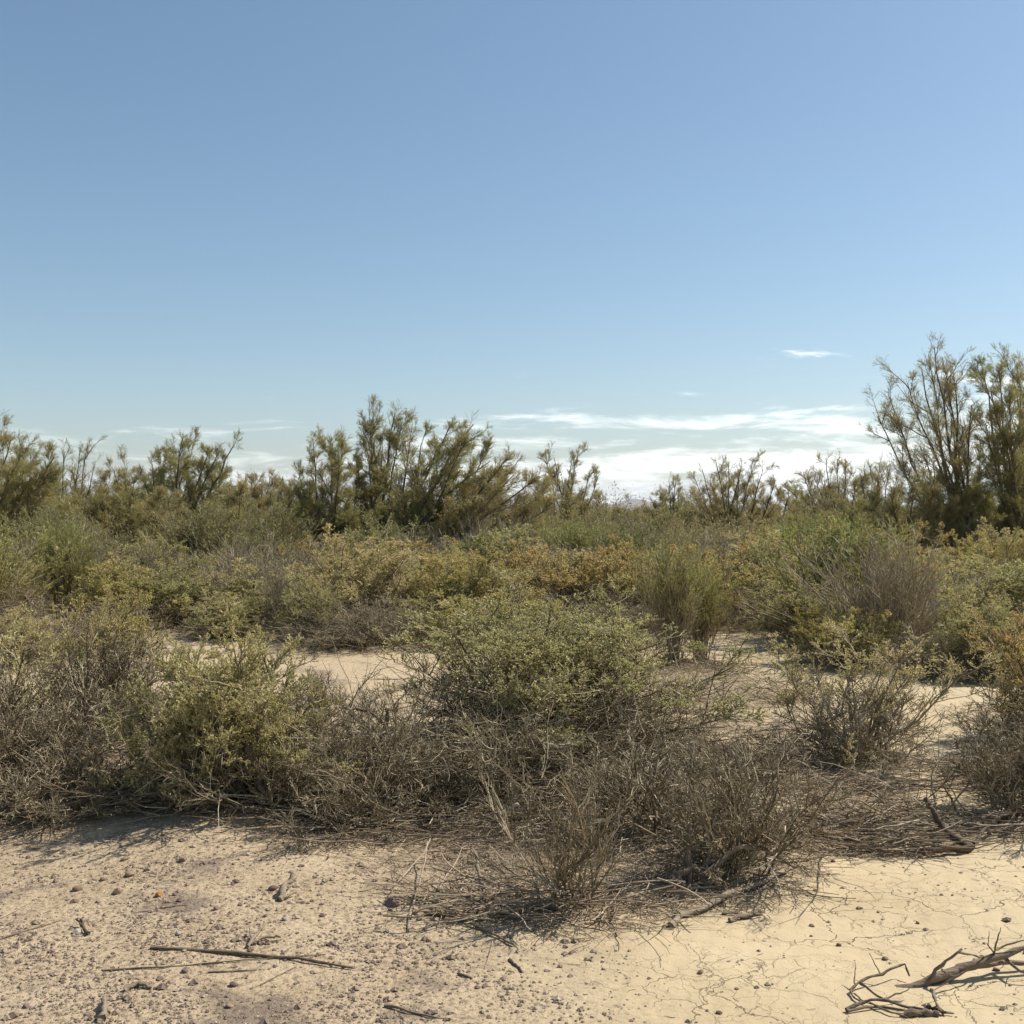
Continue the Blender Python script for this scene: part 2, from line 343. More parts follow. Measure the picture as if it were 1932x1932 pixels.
def gen_saltbush(seed, H, W, leafy=.45, nst=18, ll=.0105, dens=1.0, lmat='sage', wmat='twig', lean=(0, 0), bare=.35, spread=1.0, needle=.45, tipb=.4, fine=1.5, gap=.22, rim=.24):
    """leafy: height fraction above which leaves grow; bare: amount of dead understory"""
    rng = np.random.default_rng(seed); S, Lf = Geo(), Geo()
    az = rng.uniform(0, 2 * np.pi, nst); el = np.radians(rng.uniform(18, 86, nst))
    D = np.stack([np.cos(az) * np.cos(el), np.sin(az) * np.cos(el), np.sin(el)], 1)
    R = 1 / np.sqrt((np.cos(el) / (W / 2)) ** 2 + (np.sin(el) / H) ** 2)      # ellipsoid reach
    R = R * rng.uniform(.62, .95, nst)
    D[:, 0] += lean[0]; D[:, 1] += lean[1]
    P0 = np.stack([rng.normal(0, .05 * W, nst), rng.normal(0, .05 * W, nst), np.full(nst, -.03)], 1)
    A = grow(P0, D, R, 7, rng, up=.03, wig=.16); sc = (W / 1.4) ** .5
    S.tubes(A, taper(np.full(nst, .008 * sc) * rng.uniform(.7, 1.6, nst), np.full(nst, .0028), 7), 5, rng, a=rng.random(nst) * .5, rough=.12)
    s, d, L, t, iB = kids(A, int(9), .18, 1, rng, .75, .42); B = grow(s, d, L, 5, rng, up=.07, wig=.18)
    S.tubes(B, taper(np.full(len(s), .0036), np.full(len(s), .0016), 5), 3, rng)
    s, d, L, t, iC = kids(B, int(7 * dens), .15, 1, rng, .75, .50); L = np.maximum(L, .05); Cc = grow(s, d, L, 4, rng, up=.12, wig=.16)
    S.tubes(Cc, taper(np.full(len(s), .0020), np.full(len(s), .0011), 4), 3, rng)
    s, d, L, t, iE = kids(Cc, 3, .2, 1, rng, .7, .55); L = np.clip(L, .03, .12); E = grow(s, d, L, 3, rng, up=.15, wig=.12)
    S.tubes(E, taper(np.full(len(s), .0014), np.full(len(s), .0008), 3), 3, rng)
    zmax = np.percentile(E[:, :, 2], 99)
    fulB = rng.random(len(B)) * .75 + .25 * rng.random(nst)[iB]; colB = .55 * rng.random(len(B)) + .45 * rng.random(nst)[iB]; hB = rng.normal(0, .10, nst)[iB]
    for P_, k, ib in ((Cc, int(9 * dens * fine), iC), (E, int(6 * dens * fine), iC[iE])):
        c, tdir, idx, tt = along(P_, k, .1, 1, rng)
        hf = c[:, 2] / zmax; rr = np.hypot(c[:, 0], c[:, 1]) / (W / 2)
        # branch-wise clumping so gaps stay
        clump = rng.random(len(P_))[idx]
        ib = ib[idx]; keep = (hf + rim * rr ** 2 + hB[ib] + rng.normal(0, .06, len(c)) > leafy) & (clump > .12) & (fulB[ib] > gap)
        c, tdir, hf, tt, idx, ib = c[keep], tdir[keep], hf[keep], tt[keep], idx[keep], ib[keep]
        dd = norm(tdir * .9 + rng.normal(0, .6, c.shape) + np.array([0, 0, .25]))
        n_ = len(c); lL = ll * rng.uniform(.6, 1.35, n_)
        branch_r = colB[ib]
        Lf.blades(c, dd, lL, lL * needle, rng, a=np.clip(.62 * branch_r + .38 * rng.random(n_), 0, 1), b=np.clip((hf - 1 + tipb) * 1.6 + rng.normal(0, .18, n_), 0, 1) * (rng.random(len(B))[ib] > .35))
    if bare > 0:                              # dead understory tangle
        nb = int(60 * bare); az = rng.uniform(0, 2 * np.pi, nb); el = np.radians(rng.uniform(2, 45, nb))
        D = np.stack([np.cos(az) * np.cos(el), np.sin(az) * np.cos(el), np.sin(el)], 1)
        A2 = grow(np.stack([rng.normal(0, .1 * W, nb), rng.normal(0, .1 * W, nb), rng.uniform(0, .1, nb)], 1), D, rng.uniform(.4, .95, nb) * W / 2 * spread, 6, rng, up=-.02, wig=.2)
        A2[:, :, 2] = np.abs(A2[:, :, 2]) + .004
        S.tubes(A2, taper(rng.uniform(.002, .006, nb), np.full(nb, .001), 6), 4, rng)
        s, d, L, t, _ = kids(A2, 9, .1, 1, rng, .8, .4); B2 = grow(s, d, L, 4, rng, up=.0, wig=.2); B2[:, :, 2] = np.abs(B2[:, :, 2]) + .003
        S.tubes(B2, taper(np.full(len(s), .0022), np.full(len(s), .001), 4), 3, rng)
        s, d, L, t, _ = kids(B2, 5, .1, 1, rng, .8, .5); L = np.maximum(L, .04); C2 = grow(s, d, L, 3, rng, up=.02, wig=.2); C2[:, :, 2] = np.abs(C2[:, :, 2]) + .003
        S.tubes(C2, taper(np.full(len(s), .0013), np.full(len(s), .0007), 3), 3, rng)
    return S.mesh('stems', M[wmat]), (Lf.mesh('foliage', M[lmat]) if Lf.n else None)

def gen_dry(seed, H, W, nst=26, elr=(10, 85), up=.04, k=(9, 7, 4), wig=.18, wmat='twig', r0=.005, ang=.7):
    rng = np.random.default_rng(seed); S = Geo()
    az = rng.uniform(0, 2 * np.pi, nst); el = np.radians(rng.uniform(elr[0], elr[1], nst))
    D = np.stack([np.cos(az) * np.cos(el), np.sin(az) * np.cos(el), np.sin(el)], 1)
    R = 1 / np.sqrt((np.cos(el) / (W / 2)) ** 2 + (np.sin(el) / H) ** 2) * rng.uniform(.6, 1.0, nst)
    P0 = np.stack([rng.normal(0, .07 * W, nst), rng.normal(0, .07 * W, nst), np.full(nst, -.02)], 1)
    A = grow(P0, D, R, 7, rng, up=up, wig=wig); A[:, 1:, 2] = np.abs(A[:, 1:, 2]) + .004
    S.tubes(A, taper(r0 * rng.uniform(.6, 1.8, nst), np.full(nst, .0018), 7), 5, rng, rough=.1)
    s, d, L, t, _ = kids(A, k[0], .12, 1, rng, ang, .42); B = grow(s, d, L, 5, rng, up=up * 1.5, wig=wig); B[:, :, 2] = np.abs(B[:, :, 2]) + .003
    S.tubes(B, taper(np.full(len(s), .0027), np.full(len(s), .0013), 5), 3, rng)
    s, d, L, t, _ = kids(B, k[1], .12, 1, rng, ang, .5); L = np.maximum(L, .04); Cc = grow(s, d, L, 4, rng, up=up * 2, wig=wig); Cc[:, :, 2] = np.abs(Cc[:, :, 2]) + .003
    S.tubes(Cc, taper(np.full(len(s), .0016), np.full(len(s), .0009), 4), 3, rng)
    if k[2]:
        s, d, L, t, _ = kids(Cc, k[2], .15, 1, rng, ang, .5); L = np.clip(L, .025, .12); E = grow(s, d, L, 3, rng, up=up * 2, wig=wig)
        S.tubes(E, taper(np.full(len(s), .0011), np.full(len(s), .0006), 3), 3, rng)
    return S.mesh('stems', M[wmat]), None

def gen_broom(seed, H, W, nst=130, fan=28, leafy=.4, lmat='broom', wmat='twigbrown', ll=.026, green=1.0, kk=7, base=.07):
    """erect stems rising from a tight base, narrow leaves hugging the upper shoots"""
    rng = np.random.default_rng(seed); S, Lf = Geo(), Geo()
    az = rng.uniform(0, 2 * np.pi, nst); th = np.radians(np.abs(rng.normal(0, fan * .62, nst)).clip(0, fan * 1.5))
    D = np.stack([np.cos(az) * np.sin(th), np.sin(az) * np.sin(th), np.cos(th)], 1)
    L0 = H * rng.uniform(.55, 1.02, nst) * (1 - .15 * (th / np.radians(fan)))
    P0 = np.stack([rng.normal(0, base, nst), rng.normal(0, base, nst), np.full(nst, -.02)], 1)
    A = grow(P0, D, L0, 7, rng, up=.01, wig=.045)
    S.tubes(A, taper(rng.uniform(.0025, .006, nst), np.full(nst, .0015), 7), 4, rng)
    s, d, L, t, _ = kids(A, kk, .3, 1, rng, .36, .32); B = grow(s, d, L, 4, rng, up=.06, wig=.07)
    S.tubes(B, taper(np.full(len(s), .0022), np.full(len(s), .0012), 4), 3, rng)
    s, d, L, t, _ = kids(B, 4, .1, 1, rng, .4, .6); L = np.clip(L, .05, .22); Cc = grow(s, d, L, 3, rng, up=.08, wig=.07)
    S.tubes(Cc, taper(np.full(len(s), .0015), np.full(len(s), .0008), 3), 3, rng)
    if green > 0:
        for P_, k in ((B, int(10 * green)), (Cc, int(9 * green))):
            c, td, idx, tt = along(P_, k, 0, 1, rng); hf = c[:, 2] / H
            keep = (hf + rng.normal(0, .1, len(c)) > leafy) & (rng.random(len(P_))[idx] > .15)
            c, td, idx, hf = c[keep], td[keep], idx[keep], hf[keep]
            dd = norm(td + rng.normal(0, .28, c.shape) + np.array([0, 0, .2])); lL = ll * rng.uniform(.6, 1.4, len(c))
            Lf.blades(c, dd, lL, lL * .17, rng, a=np.clip(.5 * rng.random(len(P_))[idx] + .5 * rng.random(len(c)), 0, 1), b=np.clip(1.25 - hf * 1.4 + rng.normal(0, .25, len(c)), 0, 1))
    return S.mesh('stems', M[wmat]), (Lf.mesh('foliage', M[lmat]) if Lf.n else None)

def gen_tamarisk(seed, limbs, r0=.05, dens=1.0, leaf=1.0, lmat='tamarisk', up=.045, spray=.085, minh=.15):
    """limbs: list of control point lists in local coordinates, base first"""
    rng = np.random.default_rng(seed); S, Lf = Geo(), Geo(); A = []
    for Lm in limbs:
        c = np.array(Lm, float); n = 10
        seg = np.r_[0, np.cumsum(np.linalg.norm(np.diff(c, axis=0), axis=1))]; tt = np.linspace(0, seg[-1], n)
        p = np.stack([np.interp(tt, seg, c[:, k]) for k in range(3)], 1)
        for _ in range(2): p[1:-1] = .25 * p[:-2] + .5 * p[1:-1] + .25 * p[2:]
        w_ = np.cumsum(rng.normal(0, .022 * seg[-1] / 3, (n, 3)), 0); w_ -= w_[:1]; p += w_ - np.linspace(0, 1, n)[:, None] * w_[-1]
        A.append(p)
    A = np.array(A); nA = len(A); ht = A[:, :, 2].max()
    ln = np.linalg.norm(np.diff(A, axis=1), axis=2).sum(1)
    rr = r0 * np.clip(ln / ln.max(), .45, 1) * rng.uniform(.75, 1.2, nA)
    T = Geo(); T.tubes(A, taper(rr, rr * .14 + .002, 10), 7, rng, rough=.1)
    s, d, L, t, _ = kids(A, int(13 * dens), .18, .97, rng, .55, .22); L = np.clip(L * rng.uniform(.5, 1.25, len(L)), .2, 1.1); B = grow(s, d, L, 7, rng, up=up, wig=.11)
    T.tubes(B, taper(np.full(len(s), .010) * (.5 + L), np.full(len(s), .003), 7), 4, rng)
    s, d, L, t, _ = kids(B, int(8 * dens), .15, 1, rng, .55, .40); L = np.clip(L, .15, .6); Cc = grow(s, d, L, 5, rng, up=up * 1.2, wig=.13)
    S.tubes(Cc, taper(np.full(len(s), .0045), np.full(len(s), .002), 5), 3, rng)
    s2, d2, L2, t2, _ = kids(A, int(10 * dens), .55, 1, rng, .5, .12); L2 = np.clip(L2, .15, .5); C3 = grow(s2, d2, L2, 5, rng, up=up, wig=.13)
    S.tubes(C3, taper(np.full(len(s2), .0045), np.full(len(s2), .002), 5), 3, rng); Cc = np.concatenate([Cc, C3])
    s, d, L, t, _ = kids(Cc, 6, .15, 1, rng, .5, .7); L = np.clip(L, .12, .40); E = grow(s, d, L, 4, rng, up=up, wig=.14)
    S.tubes(E, taper(np.full(len(s), .0024), np.full(len(s), .0014), 4), 3, rng)
    full = np.clip(-.1 + rng.random(len(Cc)) * 1.5, 0, 1)        # some shoots are nearly bare
    if leaf > 0:
        c, td, idx, tt = along(E, int(15 * leaf), 0, 1, rng)
        par = np.repeat(np.arange(len(Cc)), 6)[idx]
        keep = (rng.random(len(c)) < full[par]) & (c[:, 2] > minh * ht)
        c, td, par = c[keep], td[keep], par[keep]
        dd = norm(td + rng.normal(0, .38, c.shape) + np.array([0, 0, .05])); lL = spray * rng.uniform(.5, 1.3, len(c))
        col = rng.random(len(Cc))[par]
        Lf.blades(c, dd, lL, lL * .07, rng, a=np.clip(.55 * col + .45 * rng.random(len(c)), 0, 1), b=(rng.random(len(Cc))[par] > .6) * rng.random(len(c)))
    tr = T.mesh('trunks', M['bark'], True); tw = S.mesh('twigs', M['twigbrown'])
    return tr, tw, (Lf.mesh('crown', M[lmat]) if Lf.n else None)

# ------------------------------------------------------------------ placing
EXT = {}
def ext(meshes):
    k = meshes[0].name
    if k not in EXT:
        P = []
        for me in meshes:
            if me: a = np.empty(len(me.vertices) * 3, np.float32); me.vertices.foreach_get('co', a); P.append(a.reshape(-1, 3))
        P = np.concatenate(P); q = np.percentile(P, [1.5, 98.5], axis=0); EXT[k] = (float((q[1, 0] - q[0, 0] + q[1, 1] - q[0, 1]) / 2), float(np.percentile(P[:, 2], 99.3)))
    return EXT[k]
def shrub(name, meshes, x, y, label, cat='shrub', group=None, rz=0, sc=1, dz=0, fit=None):
    if fit: e = ext(meshes); sc = (fit[0] / e[0], fit[0] / e[0], fit[1] / e[1])
    t = tag(empty(name, (x, y, float(hgt(x, y)) + dz), rz, sc), label, cat, group)
    obj('stems', meshes[0], t)
    if meshes[1]: obj('foliage', meshes[1], t)
    return t

# --- front row, each grown for its own place
FG = 'shrubs along the front of the clearing'
x, y = at(485, 1552)
shrub('saltbush', gen_saltbush(1, .85, 1.25, leafy=.34, rim=.32, gap=.06, nst=38, lmat='straw', ll=.0105, dens=1.45, lean=(-.18, .05), bare=.7, tipb=.2), x - .10, y + .12,
      'pale yellow green saltbush leaning left from a gnarled stump at the front left', group=FG, fit=(1.12, .86))
x, y = at(1030, 1415)
shrub('saltbush', gen_saltbush(2, 1.02, 1.75, leafy=.46, rim=.28, gap=.05, nst=46, lmat='sage', ll=.0105, dens=1.45, bare=1.2, tipb=.12, lean=(.18, 0)), x, y,
      'wide green saltbush in the middle with dark bare twigs under its crown', group=FG, fit=(2.1, 1.04))
x, y = at(1610, 1440)
shrub('saltbush', gen_saltbush(3, .86, 1.05, leafy=.56, gap=.25, nst=22, lmat='straw', wmat='twigpale', ll=.0105, dens=1.0, bare=.5, tipb=.3), x, y,
      'sparse saltbush with green top over thin brown stems, right of the twig tangle', group=FG, fit=(1.12, .84))
x, y = at(30, 1530)
shrub('saltbush', gen_saltbush(4, .86, 1.0, rim=.05, leafy=.86, nst=28, lmat='straw', ll=.0105, dens=1.2, bare=1.2, tipb=.3, spread=1.4), x - .18, y + .15,
      'grey twiggy saltbush with yellow tips cut by the left edge', group=FG, fit=(1.25, .93))
x, y = at(190, 1415)
shrub('saltbush', gen_saltbush(5, .84, 1.15, rim=.05, leafy=.76, nst=30, lmat='rust', ll=.0105, dens=1.2, bare=1.2, tipb=.4), x, y,
      'mostly bare saltbush with a rusty yellow leafy crest at the front left', group=FG, fit=(1.0, .97))
x, y = at(1945, 1420)
shrub('saltbush', gen_saltbush(6, .98, .95, leafy=.55, nst=24, lmat='rust', ll=.0105, dens=1.3, bare=1.0, tipb=.5), x + .1, y,
      'rusty orange saltbush cut by the right edge', group=FG, fit=(1.0, .93))
DG = 'dry leafless shrubs at the front'
for u, v, H, W, kw, lab, sd in [
    (690, 1560, .66, 1.05, dict(nst=34, elr=(6, 70), k=(8, 6, 4)), 'grey leafless bush between the leaning saltbush and the middle twig tangle', 21),
    (880, 1530, .44, 1.35, dict(nst=46, elr=(3, 45), up=.0), 'low dark tangle of dry branches in front of the wide green saltbush', 22),
    (1090, 1480, .42, 1.3, dict(nst=36, elr=(3, 40), up=.0), 'low grey twig tangle under the right side of the wide green saltbush', 23),
    (1075, 1715, .60, .50, dict(nst=15, elr=(55, 89), up=.05, ang=.42, r0=.0028, k=(7, 5, 2)), 'thin upright leafless bush nearest the camera, left of the twisted root stump', 24),
    (1190, 1600, .50, .65, dict(nst=16, elr=(45, 88), up=.05, ang=.45, r0=.0028, k=(7, 5, 3)), 'wispy brown leafless bush just behind the nearest upright twigs', 25),
    (1385, 1655, .56, .72, dict(nst=26, elr=(15, 85), up=.04, r0=.0035, k=(8, 6, 3)), 'dense grey leafless bush around a twisted root stump', 26),
    (1400, 1480, .28, .9, dict(nst=24, elr=(8, 60), up=.03, k=(8, 5, 3)), 'low grey twiggy bush behind the root stump bush', 27),
    (115, 1545, .42, 1.0, dict(nst=30, elr=(4, 55), up=.02), 'low leafless grey bush at the front left edge', 28),
    (1940, 1560, .52, .85, dict(nst=30, elr=(8, 75), up=.03), 'grey leafless bush low at the right edge', 29),
    (560, 1430, .50, .95, dict(nst=26, elr=(10, 70)), 'grey bare bush behind the leaning saltbush', 30),
    (300, 1400, .34, .9, dict(nst=24, elr=(4, 50), up=.0), 'dark low twig tangle between the two left saltbushes', 31)]:
    x, y = at(u, v)
    shrub('dry_shrub', gen_dry(sd, H, W, **kw), x, y, lab, group=DG, fit=(W, H))

def tangle(u, v, m, W, D_, H, lab, sd):
    rg = np.random.default_rng(sd); S = Geo(); x, y = at(u, v)
    P0 = np.stack([rg.normal(0, .32, m) * W, rg.normal(0, .3, m) * D_, rg.uniform(0, .5, m) * H], 1); t = rg.uniform(0, 6.28, m)
    D = np.stack([np.cos(t), np.sin(t) * .8, rg.uniform(-.1, .75, m)], 1); L = rg.uniform(.2, .75, m)
    P = grow(P0, D, L, 9, rg, up=.02, wig=.14, grav=.05); P[..., 2] = np.abs(P[..., 2]) + .005
    S.tubes(P, taper(rg.uniform(.002, .0065, m), np.full(m, .0012), 9), 5, rg, rough=.15, a=rg.random(m))
    s_, d_, L_, t_, _ = kids(P, 5, .2, 1, rg, .7, .4); B = grow(s_, d_, L_, 5, rg, up=.02, wig=.18); S.tubes(B, taper(np.full(len(s_), .0022), np.full(len(s_), .001), 5), 3, rg, a=rg.random(len(s_)))
    shrub('dead_shrub', (S.mesh('branches', M['twig']), None), x, y, lab, group=DG)
tangle(850, 1510, 210, 1.6, 1.0, .46, 'collapsed dead shrub of long criss-crossing pale branches in the middle foreground', 120)
tangle(1090, 1420, 120, 1.5, .8, .30, 'collapsed dead shrub whose long branches cross below the green crown', 121)
tangle(660, 1530, 130, .9, .6, .52, 'collapsed dead shrub of grey branches right of the gnarled stump', 122)
tangle(150, 1500, 130, 1.2, .9, .48, 'collapsed dead shrub with pale bent branches at the front left', 123)
tangle(1640, 1560, 60, 1.1, .3, .10, 'low flat heap of broken dead branches on the clay at right', 124)
tangle(1296, 1262, 34, .7, .5, .12, 'low ring of dead twigs around the foot of the tall broom shrub', 126)
tangle(1400, 1600, 50, .8, .6, .2, 'collapsed dead shrub behind the twisted root stump', 125)
# --- middle distance, own meshes for the distinctive ones
x, y = at(1272, 1262)
shrub('broom_shrub', gen_broom(40, 1.28, .8, nst=95, fan=20, leafy=.48, ll=.030, base=.05, green=.75), x, y, 'tall upright green broom-like shrub standing beside bare sand', group='broom-like shrubs', fit=(.76, 1.26))
x, y = at(1322, 1248)
shrub('broom_shrub', gen_broom(41, 1.02, .6, nst=80, fan=22, leafy=.42, ll=.03, base=.04), x, y, 'smaller olive broom-like shrub just right of the tallest green one', group='broom-like shrubs')
x, y = at(1675, 1248)
shrub('dry_shrub', gen_broom(42, 1.30, 1.5, nst=150, fan=46, leafy=.5, wmat='twigpale', green=0, kk=6, base=.09), x, y, 'large grey leafless shrub fanning upward from one point, right of centre', group='fan shaped dry shrubs', fit=(1.95, 1.28))
x, y = at(130, 1192)
shrub('broom_shrub', gen_broom(43, 1.35, 1.0, nst=150, fan=24, leafy=.3, ll=.032, green=1.2), x, y, 'bright green broom-like shrub at the far left', group='broom-like shrubs')
x, y = at(520, 1205)
shrub('dry_shrub', gen_broom(44, 1.05, .5, nst=40, fan=16, wmat='twigpale', green=0, base=.1, kk=5), x, y, 'thin dark upright dry stalks left of centre', group='fan shaped dry shrubs')

protoS = [gen_saltbush(60 + i, 1.0, 1.5, leafy=.36 + .05 * i, nst=26, lmat=lm, ll=.0165, dens=1.15, bare=.45, tipb=tb, needle=.42, fine=1.45) for i, (lm, tb) in
          enumerate([('sage', .3), ('rust', .45), ('straw', .35), ('rust', .3), ('sage', .2)])]
protoD = [gen_dry(70 + i, 1.0, 1.5, nst=44, elr=(8, 85), k=(9, 6, 4), r0=.006) for i in range(2)]
protoB = [gen_broom(75, 1.3, 1.0, nst=110, fan=24, leafy=.35, ll=.036), gen_broom(76, 1.2, 1.1, nst=110, fan=28, leafy=.3, ll=.036, lmat='bluegreen')]
protoF = [gen_broom(78, 1.2, 1.2, nst=120, fan=38, wmat='twigpale', green=0, kk=7, base=.12)]
FAM = {'S': ('saltbush', protoS), 'D': ('dry_shrub', protoD), 'B': ('broom_shrub', protoB), 'F': ('dry_shrub', protoF)}
rng = np.random.default_rng(5)
MID = [  # kind, proto, u, base v, top v, width px, label
    ('S', 0, 425, 1208, 1128, 125, 'small sage green saltbush on the sand patch left of the dry stalks'),
    ('S', 0, 585, 1215, 1100, 110, 'narrow sage saltbush just right of the dark dry stalks'),
    ('S', 2, 675, 1200, 1035, 190, 'big yellowish saltbush left of centre, above a dark twig heap'),
    ('D', 0, 720, 1225, 1140, 230, 'dark heap of dry twigs under the big yellowish saltbush'),
    ('S', 1, 835, 1190, 1068, 200, 'rusty saltbush behind the left side of the middle green one'),
    ('S', 3, 930, 1185, 1090, 170, 'brownish saltbush directly behind the middle green one'),
    ('S', 1, 1080, 1180, 1045, 260, 'broad orange tinged saltbush behind the middle green one'),
    ('S', 4, 1170, 1165, 1050, 150, 'green topped saltbush at the right shoulder of the broad orange one'),
    ('D', 1, 1160, 1215, 1120, 230, 'brown leafless bush between the middle green saltbush and the tall broom shrub'),
    ('S', 3, 1435, 1178, 1070, 190, 'tan and sage saltbush right of the tall broom shrub'),
    ('D', 0, 1420, 1190, 1110, 180, 'grey brown leafless bush at the foot of the tan saltbush, beside the sand'),
    ('S', 1, 1570, 1260, 1150, 170, 'orange saltbush at the left foot of the grey fan shrub'),
    ('S', 0, 1530, 1225, 1100, 150, 'dull green saltbush left behind the grey fan shrub'),
    ('S', 4, 1870, 1215, 1065, 260, 'dark green saltbush with orange tips under the tall right tree'),
    ('S', 0, 1800, 1235, 1140, 130, 'sage saltbush between the grey fan shrub and the right edge'),
    ('D', 1, 1800, 1275, 1195, 240, 'dark low dry bush right of the fan shrub foot'),
    ('S', 3, 230, 1195, 1075, 190, 'tan saltbush right of the bright green broom shrub'),
    ('S', 0, 325, 1190, 1070, 150, 'dark sage saltbush behind the left sand patch'),
    ('D', 0, 300, 1192, 1130, 150, 'grey dry twigs at the foot of the dark sage saltbush'),
    ('D', 1, 20, 1225, 1110, 210, 'grey leafless bush at the left edge before the broom shrub'),
    ('S', 2, 10, 1170, 1050, 160, 'yellow green saltbush at the left edge behind dry twigs'),
    ('F', 0, 470, 1180, 1050, 160, 'feathery grey dry shrub behind the small sage saltbush'),
    ('F', 0, 800, 1130, 1010, 170, 'grey dry shrub under the leaning tree'),
    ('B', 1, 720, 1120, 985, 170, 'grey green broom shrub under the centre trees'),
    ('B', 0, 1075, 1105, 1000, 130, 'yellow green broom shrub right of the leaning tree'),
    ('B', 0, 1550, 1120, 985, 100, 'pale green broom shrub standing left of the tall right tree'),
    ('B', 0, 1470, 1110, 1000, 90, 'small green broom shrub below the round dark tree'),
    ('B', 1, 390, 1120, 960, 150, 'grey green broom shrub below the left round tree'),
    ('B', 1, 520, 1110, 960, 130, 'dark green broom shrub between the left tree and the centre trees'),
    ('B', 1, 90, 1110, 965, 150, 'grey green broom shrub behind the bright green one at far left'),
    ('S', 2, 40, 1260, 1165, 130, 'straw coloured saltbush at the left edge behind the front bushes'),
    ('D', 0, 170, 1240, 1150, 220, 'tangled grey bush at the foot of the bright green broom shrub'),
    ('S', 1, 900, 1225, 1130, 200, 'rusty brown saltbush half hidden by the middle green one'),
    ('D', 1, 620, 1225, 1150, 200, 'brown leafless bush beside the narrow sage saltbush'),
    ('S', 3, 1740, 1190, 1060, 200, 'tan saltbush behind the right side of the grey fan shrub'),
    ('S', 0, 1900, 1290, 1130, 180, 'grey green saltbush behind the rusty one at the right edge'),
    ('S', 1, 1300, 1150, 1040, 150, 'brownish saltbush behind the tall broom shrub'),
    ('F', 0, 1350, 1120, 1010, 170, 'pale dry shrub behind the tan saltbush'),
]
for kd, pi, u, vb, vt, wpx, lab in MID:
    nm, pr = FAM[kd]; x, y = at(u, vb); h = EYE - (vt - H0) / F * y; w = wpx / F * y
    shrub(nm, pr[pi], x, y, lab, group='shrubs in the thicket behind the clearing', rz=rng.uniform(0, 6.28), fit=(w * 1.22, h * 1.04))

# --- filler thicket of countable shrubs out to about 24 m
taken = [(at(m[2], m[3])[0], at(m[2], m[3])[1], .7) for m in MID] + [(*at(1272, 1262), 1.3), (*at(1675, 1248), 1.0), (*at(130, 1192), .9), (*at(1400, 1215), 1.0), (*at(1380, 1240), .8), (*at(340, 1235), 1.3), (*at(650, 1250), .9)]
words = {'S0': ('sage green saltbush', 0), 'S1': ('orange tinged saltbush', 0), 'S2': ('yellowish saltbush', 0), 'S3': ('tan saltbush', 0), 'S4': ('dark green saltbush', 0), 'D0': ('grey leafless shrub', 0), 'D1': ('brown leafless shrub', 0), 'F0': ('pale grey upright dry shrub', 0), 'B0': ('yellow green broom shrub', 0), 'B1': ('grey green broom shrub', 0)}
LAND = [(-60, 'below the far left tree'), (140, 'below the thin bare tree at left'), (330, 'below the round tree left of centre'), (480, 'between the left and centre trees'), (600, 'below the left stems of the centre trees'),
        (740, 'below the tallest centre tree'), (900, 'below the right-leaning tree'), (1050, 'below the small tree right of centre'), (1190, 'below the gap with the blue hills'),
        (1300, 'left of the round dark tree'), (1400, 'below the round dark tree'), (1520, 'right of the round dark tree'), (1650, 'left of the tall right tree'), (1850, 'below the tall right tree'), (2000, 'at the right edge')]
cnt = 0; tries = 0
r2 = np.random.default_rng(9)
ROWS = [(13.4, 16.5, 'near thicket'), (16.5, 20, 'mid thicket'), (20, 25, 'far thicket')]
while cnt < 120 and tries < 6000:
    tries += 1
    y = r2.uniform(13.2, 25); x = r2.uniform(-.54, .54) * y
    if any((x - a) ** 2 + (y - b) ** 2 < (.9 if c == .7 else c) ** 2 for a, b, c in taken): continue
    taken.append((x, y, .7)); cnt += 1
    k = r2.choice(['S0', 'S1', 'S2', 'S3', 'S4', 'D0', 'D1', 'F0', 'B0', 'B1'], p=[.12, .15, .12, .14, .08, .10, .06, .11, .06, .06])
    nm, pr = FAM[k[0]]; s = r2.uniform(1.25, 1.85) * (1.0 if k[0] in 'SD' else .78); szz = r2.uniform(.85, 1.15); e = ext(pr[int(k[1])])
    u = 966 + x / y * F; land = min(LAND, key=lambda q: abs(q[0] - u))[1]; row = next(r[2] for r in ROWS if r[0] <= y + .3 <= r[1] + .31)
    hh = r2.uniform(1.05, 1.5) if k[0] in 'BF' else (r2.uniform(.62, 1.05) if r2.random() < .75 else r2.uniform(1.05, 1.35)); size = 'low ' if hh < .80 else ('tall ' if hh > 1.06 else '')
    shrub(nm, pr[int(k[1])], x, y, f'{size}{words[k][0]} {land}, {row}', group='shrubs in the thicket behind the clearing', rz=r2.uniform(0, 6.28), fit=(s * (1.15 if k[0] in 'SD' else 1.2), hh))

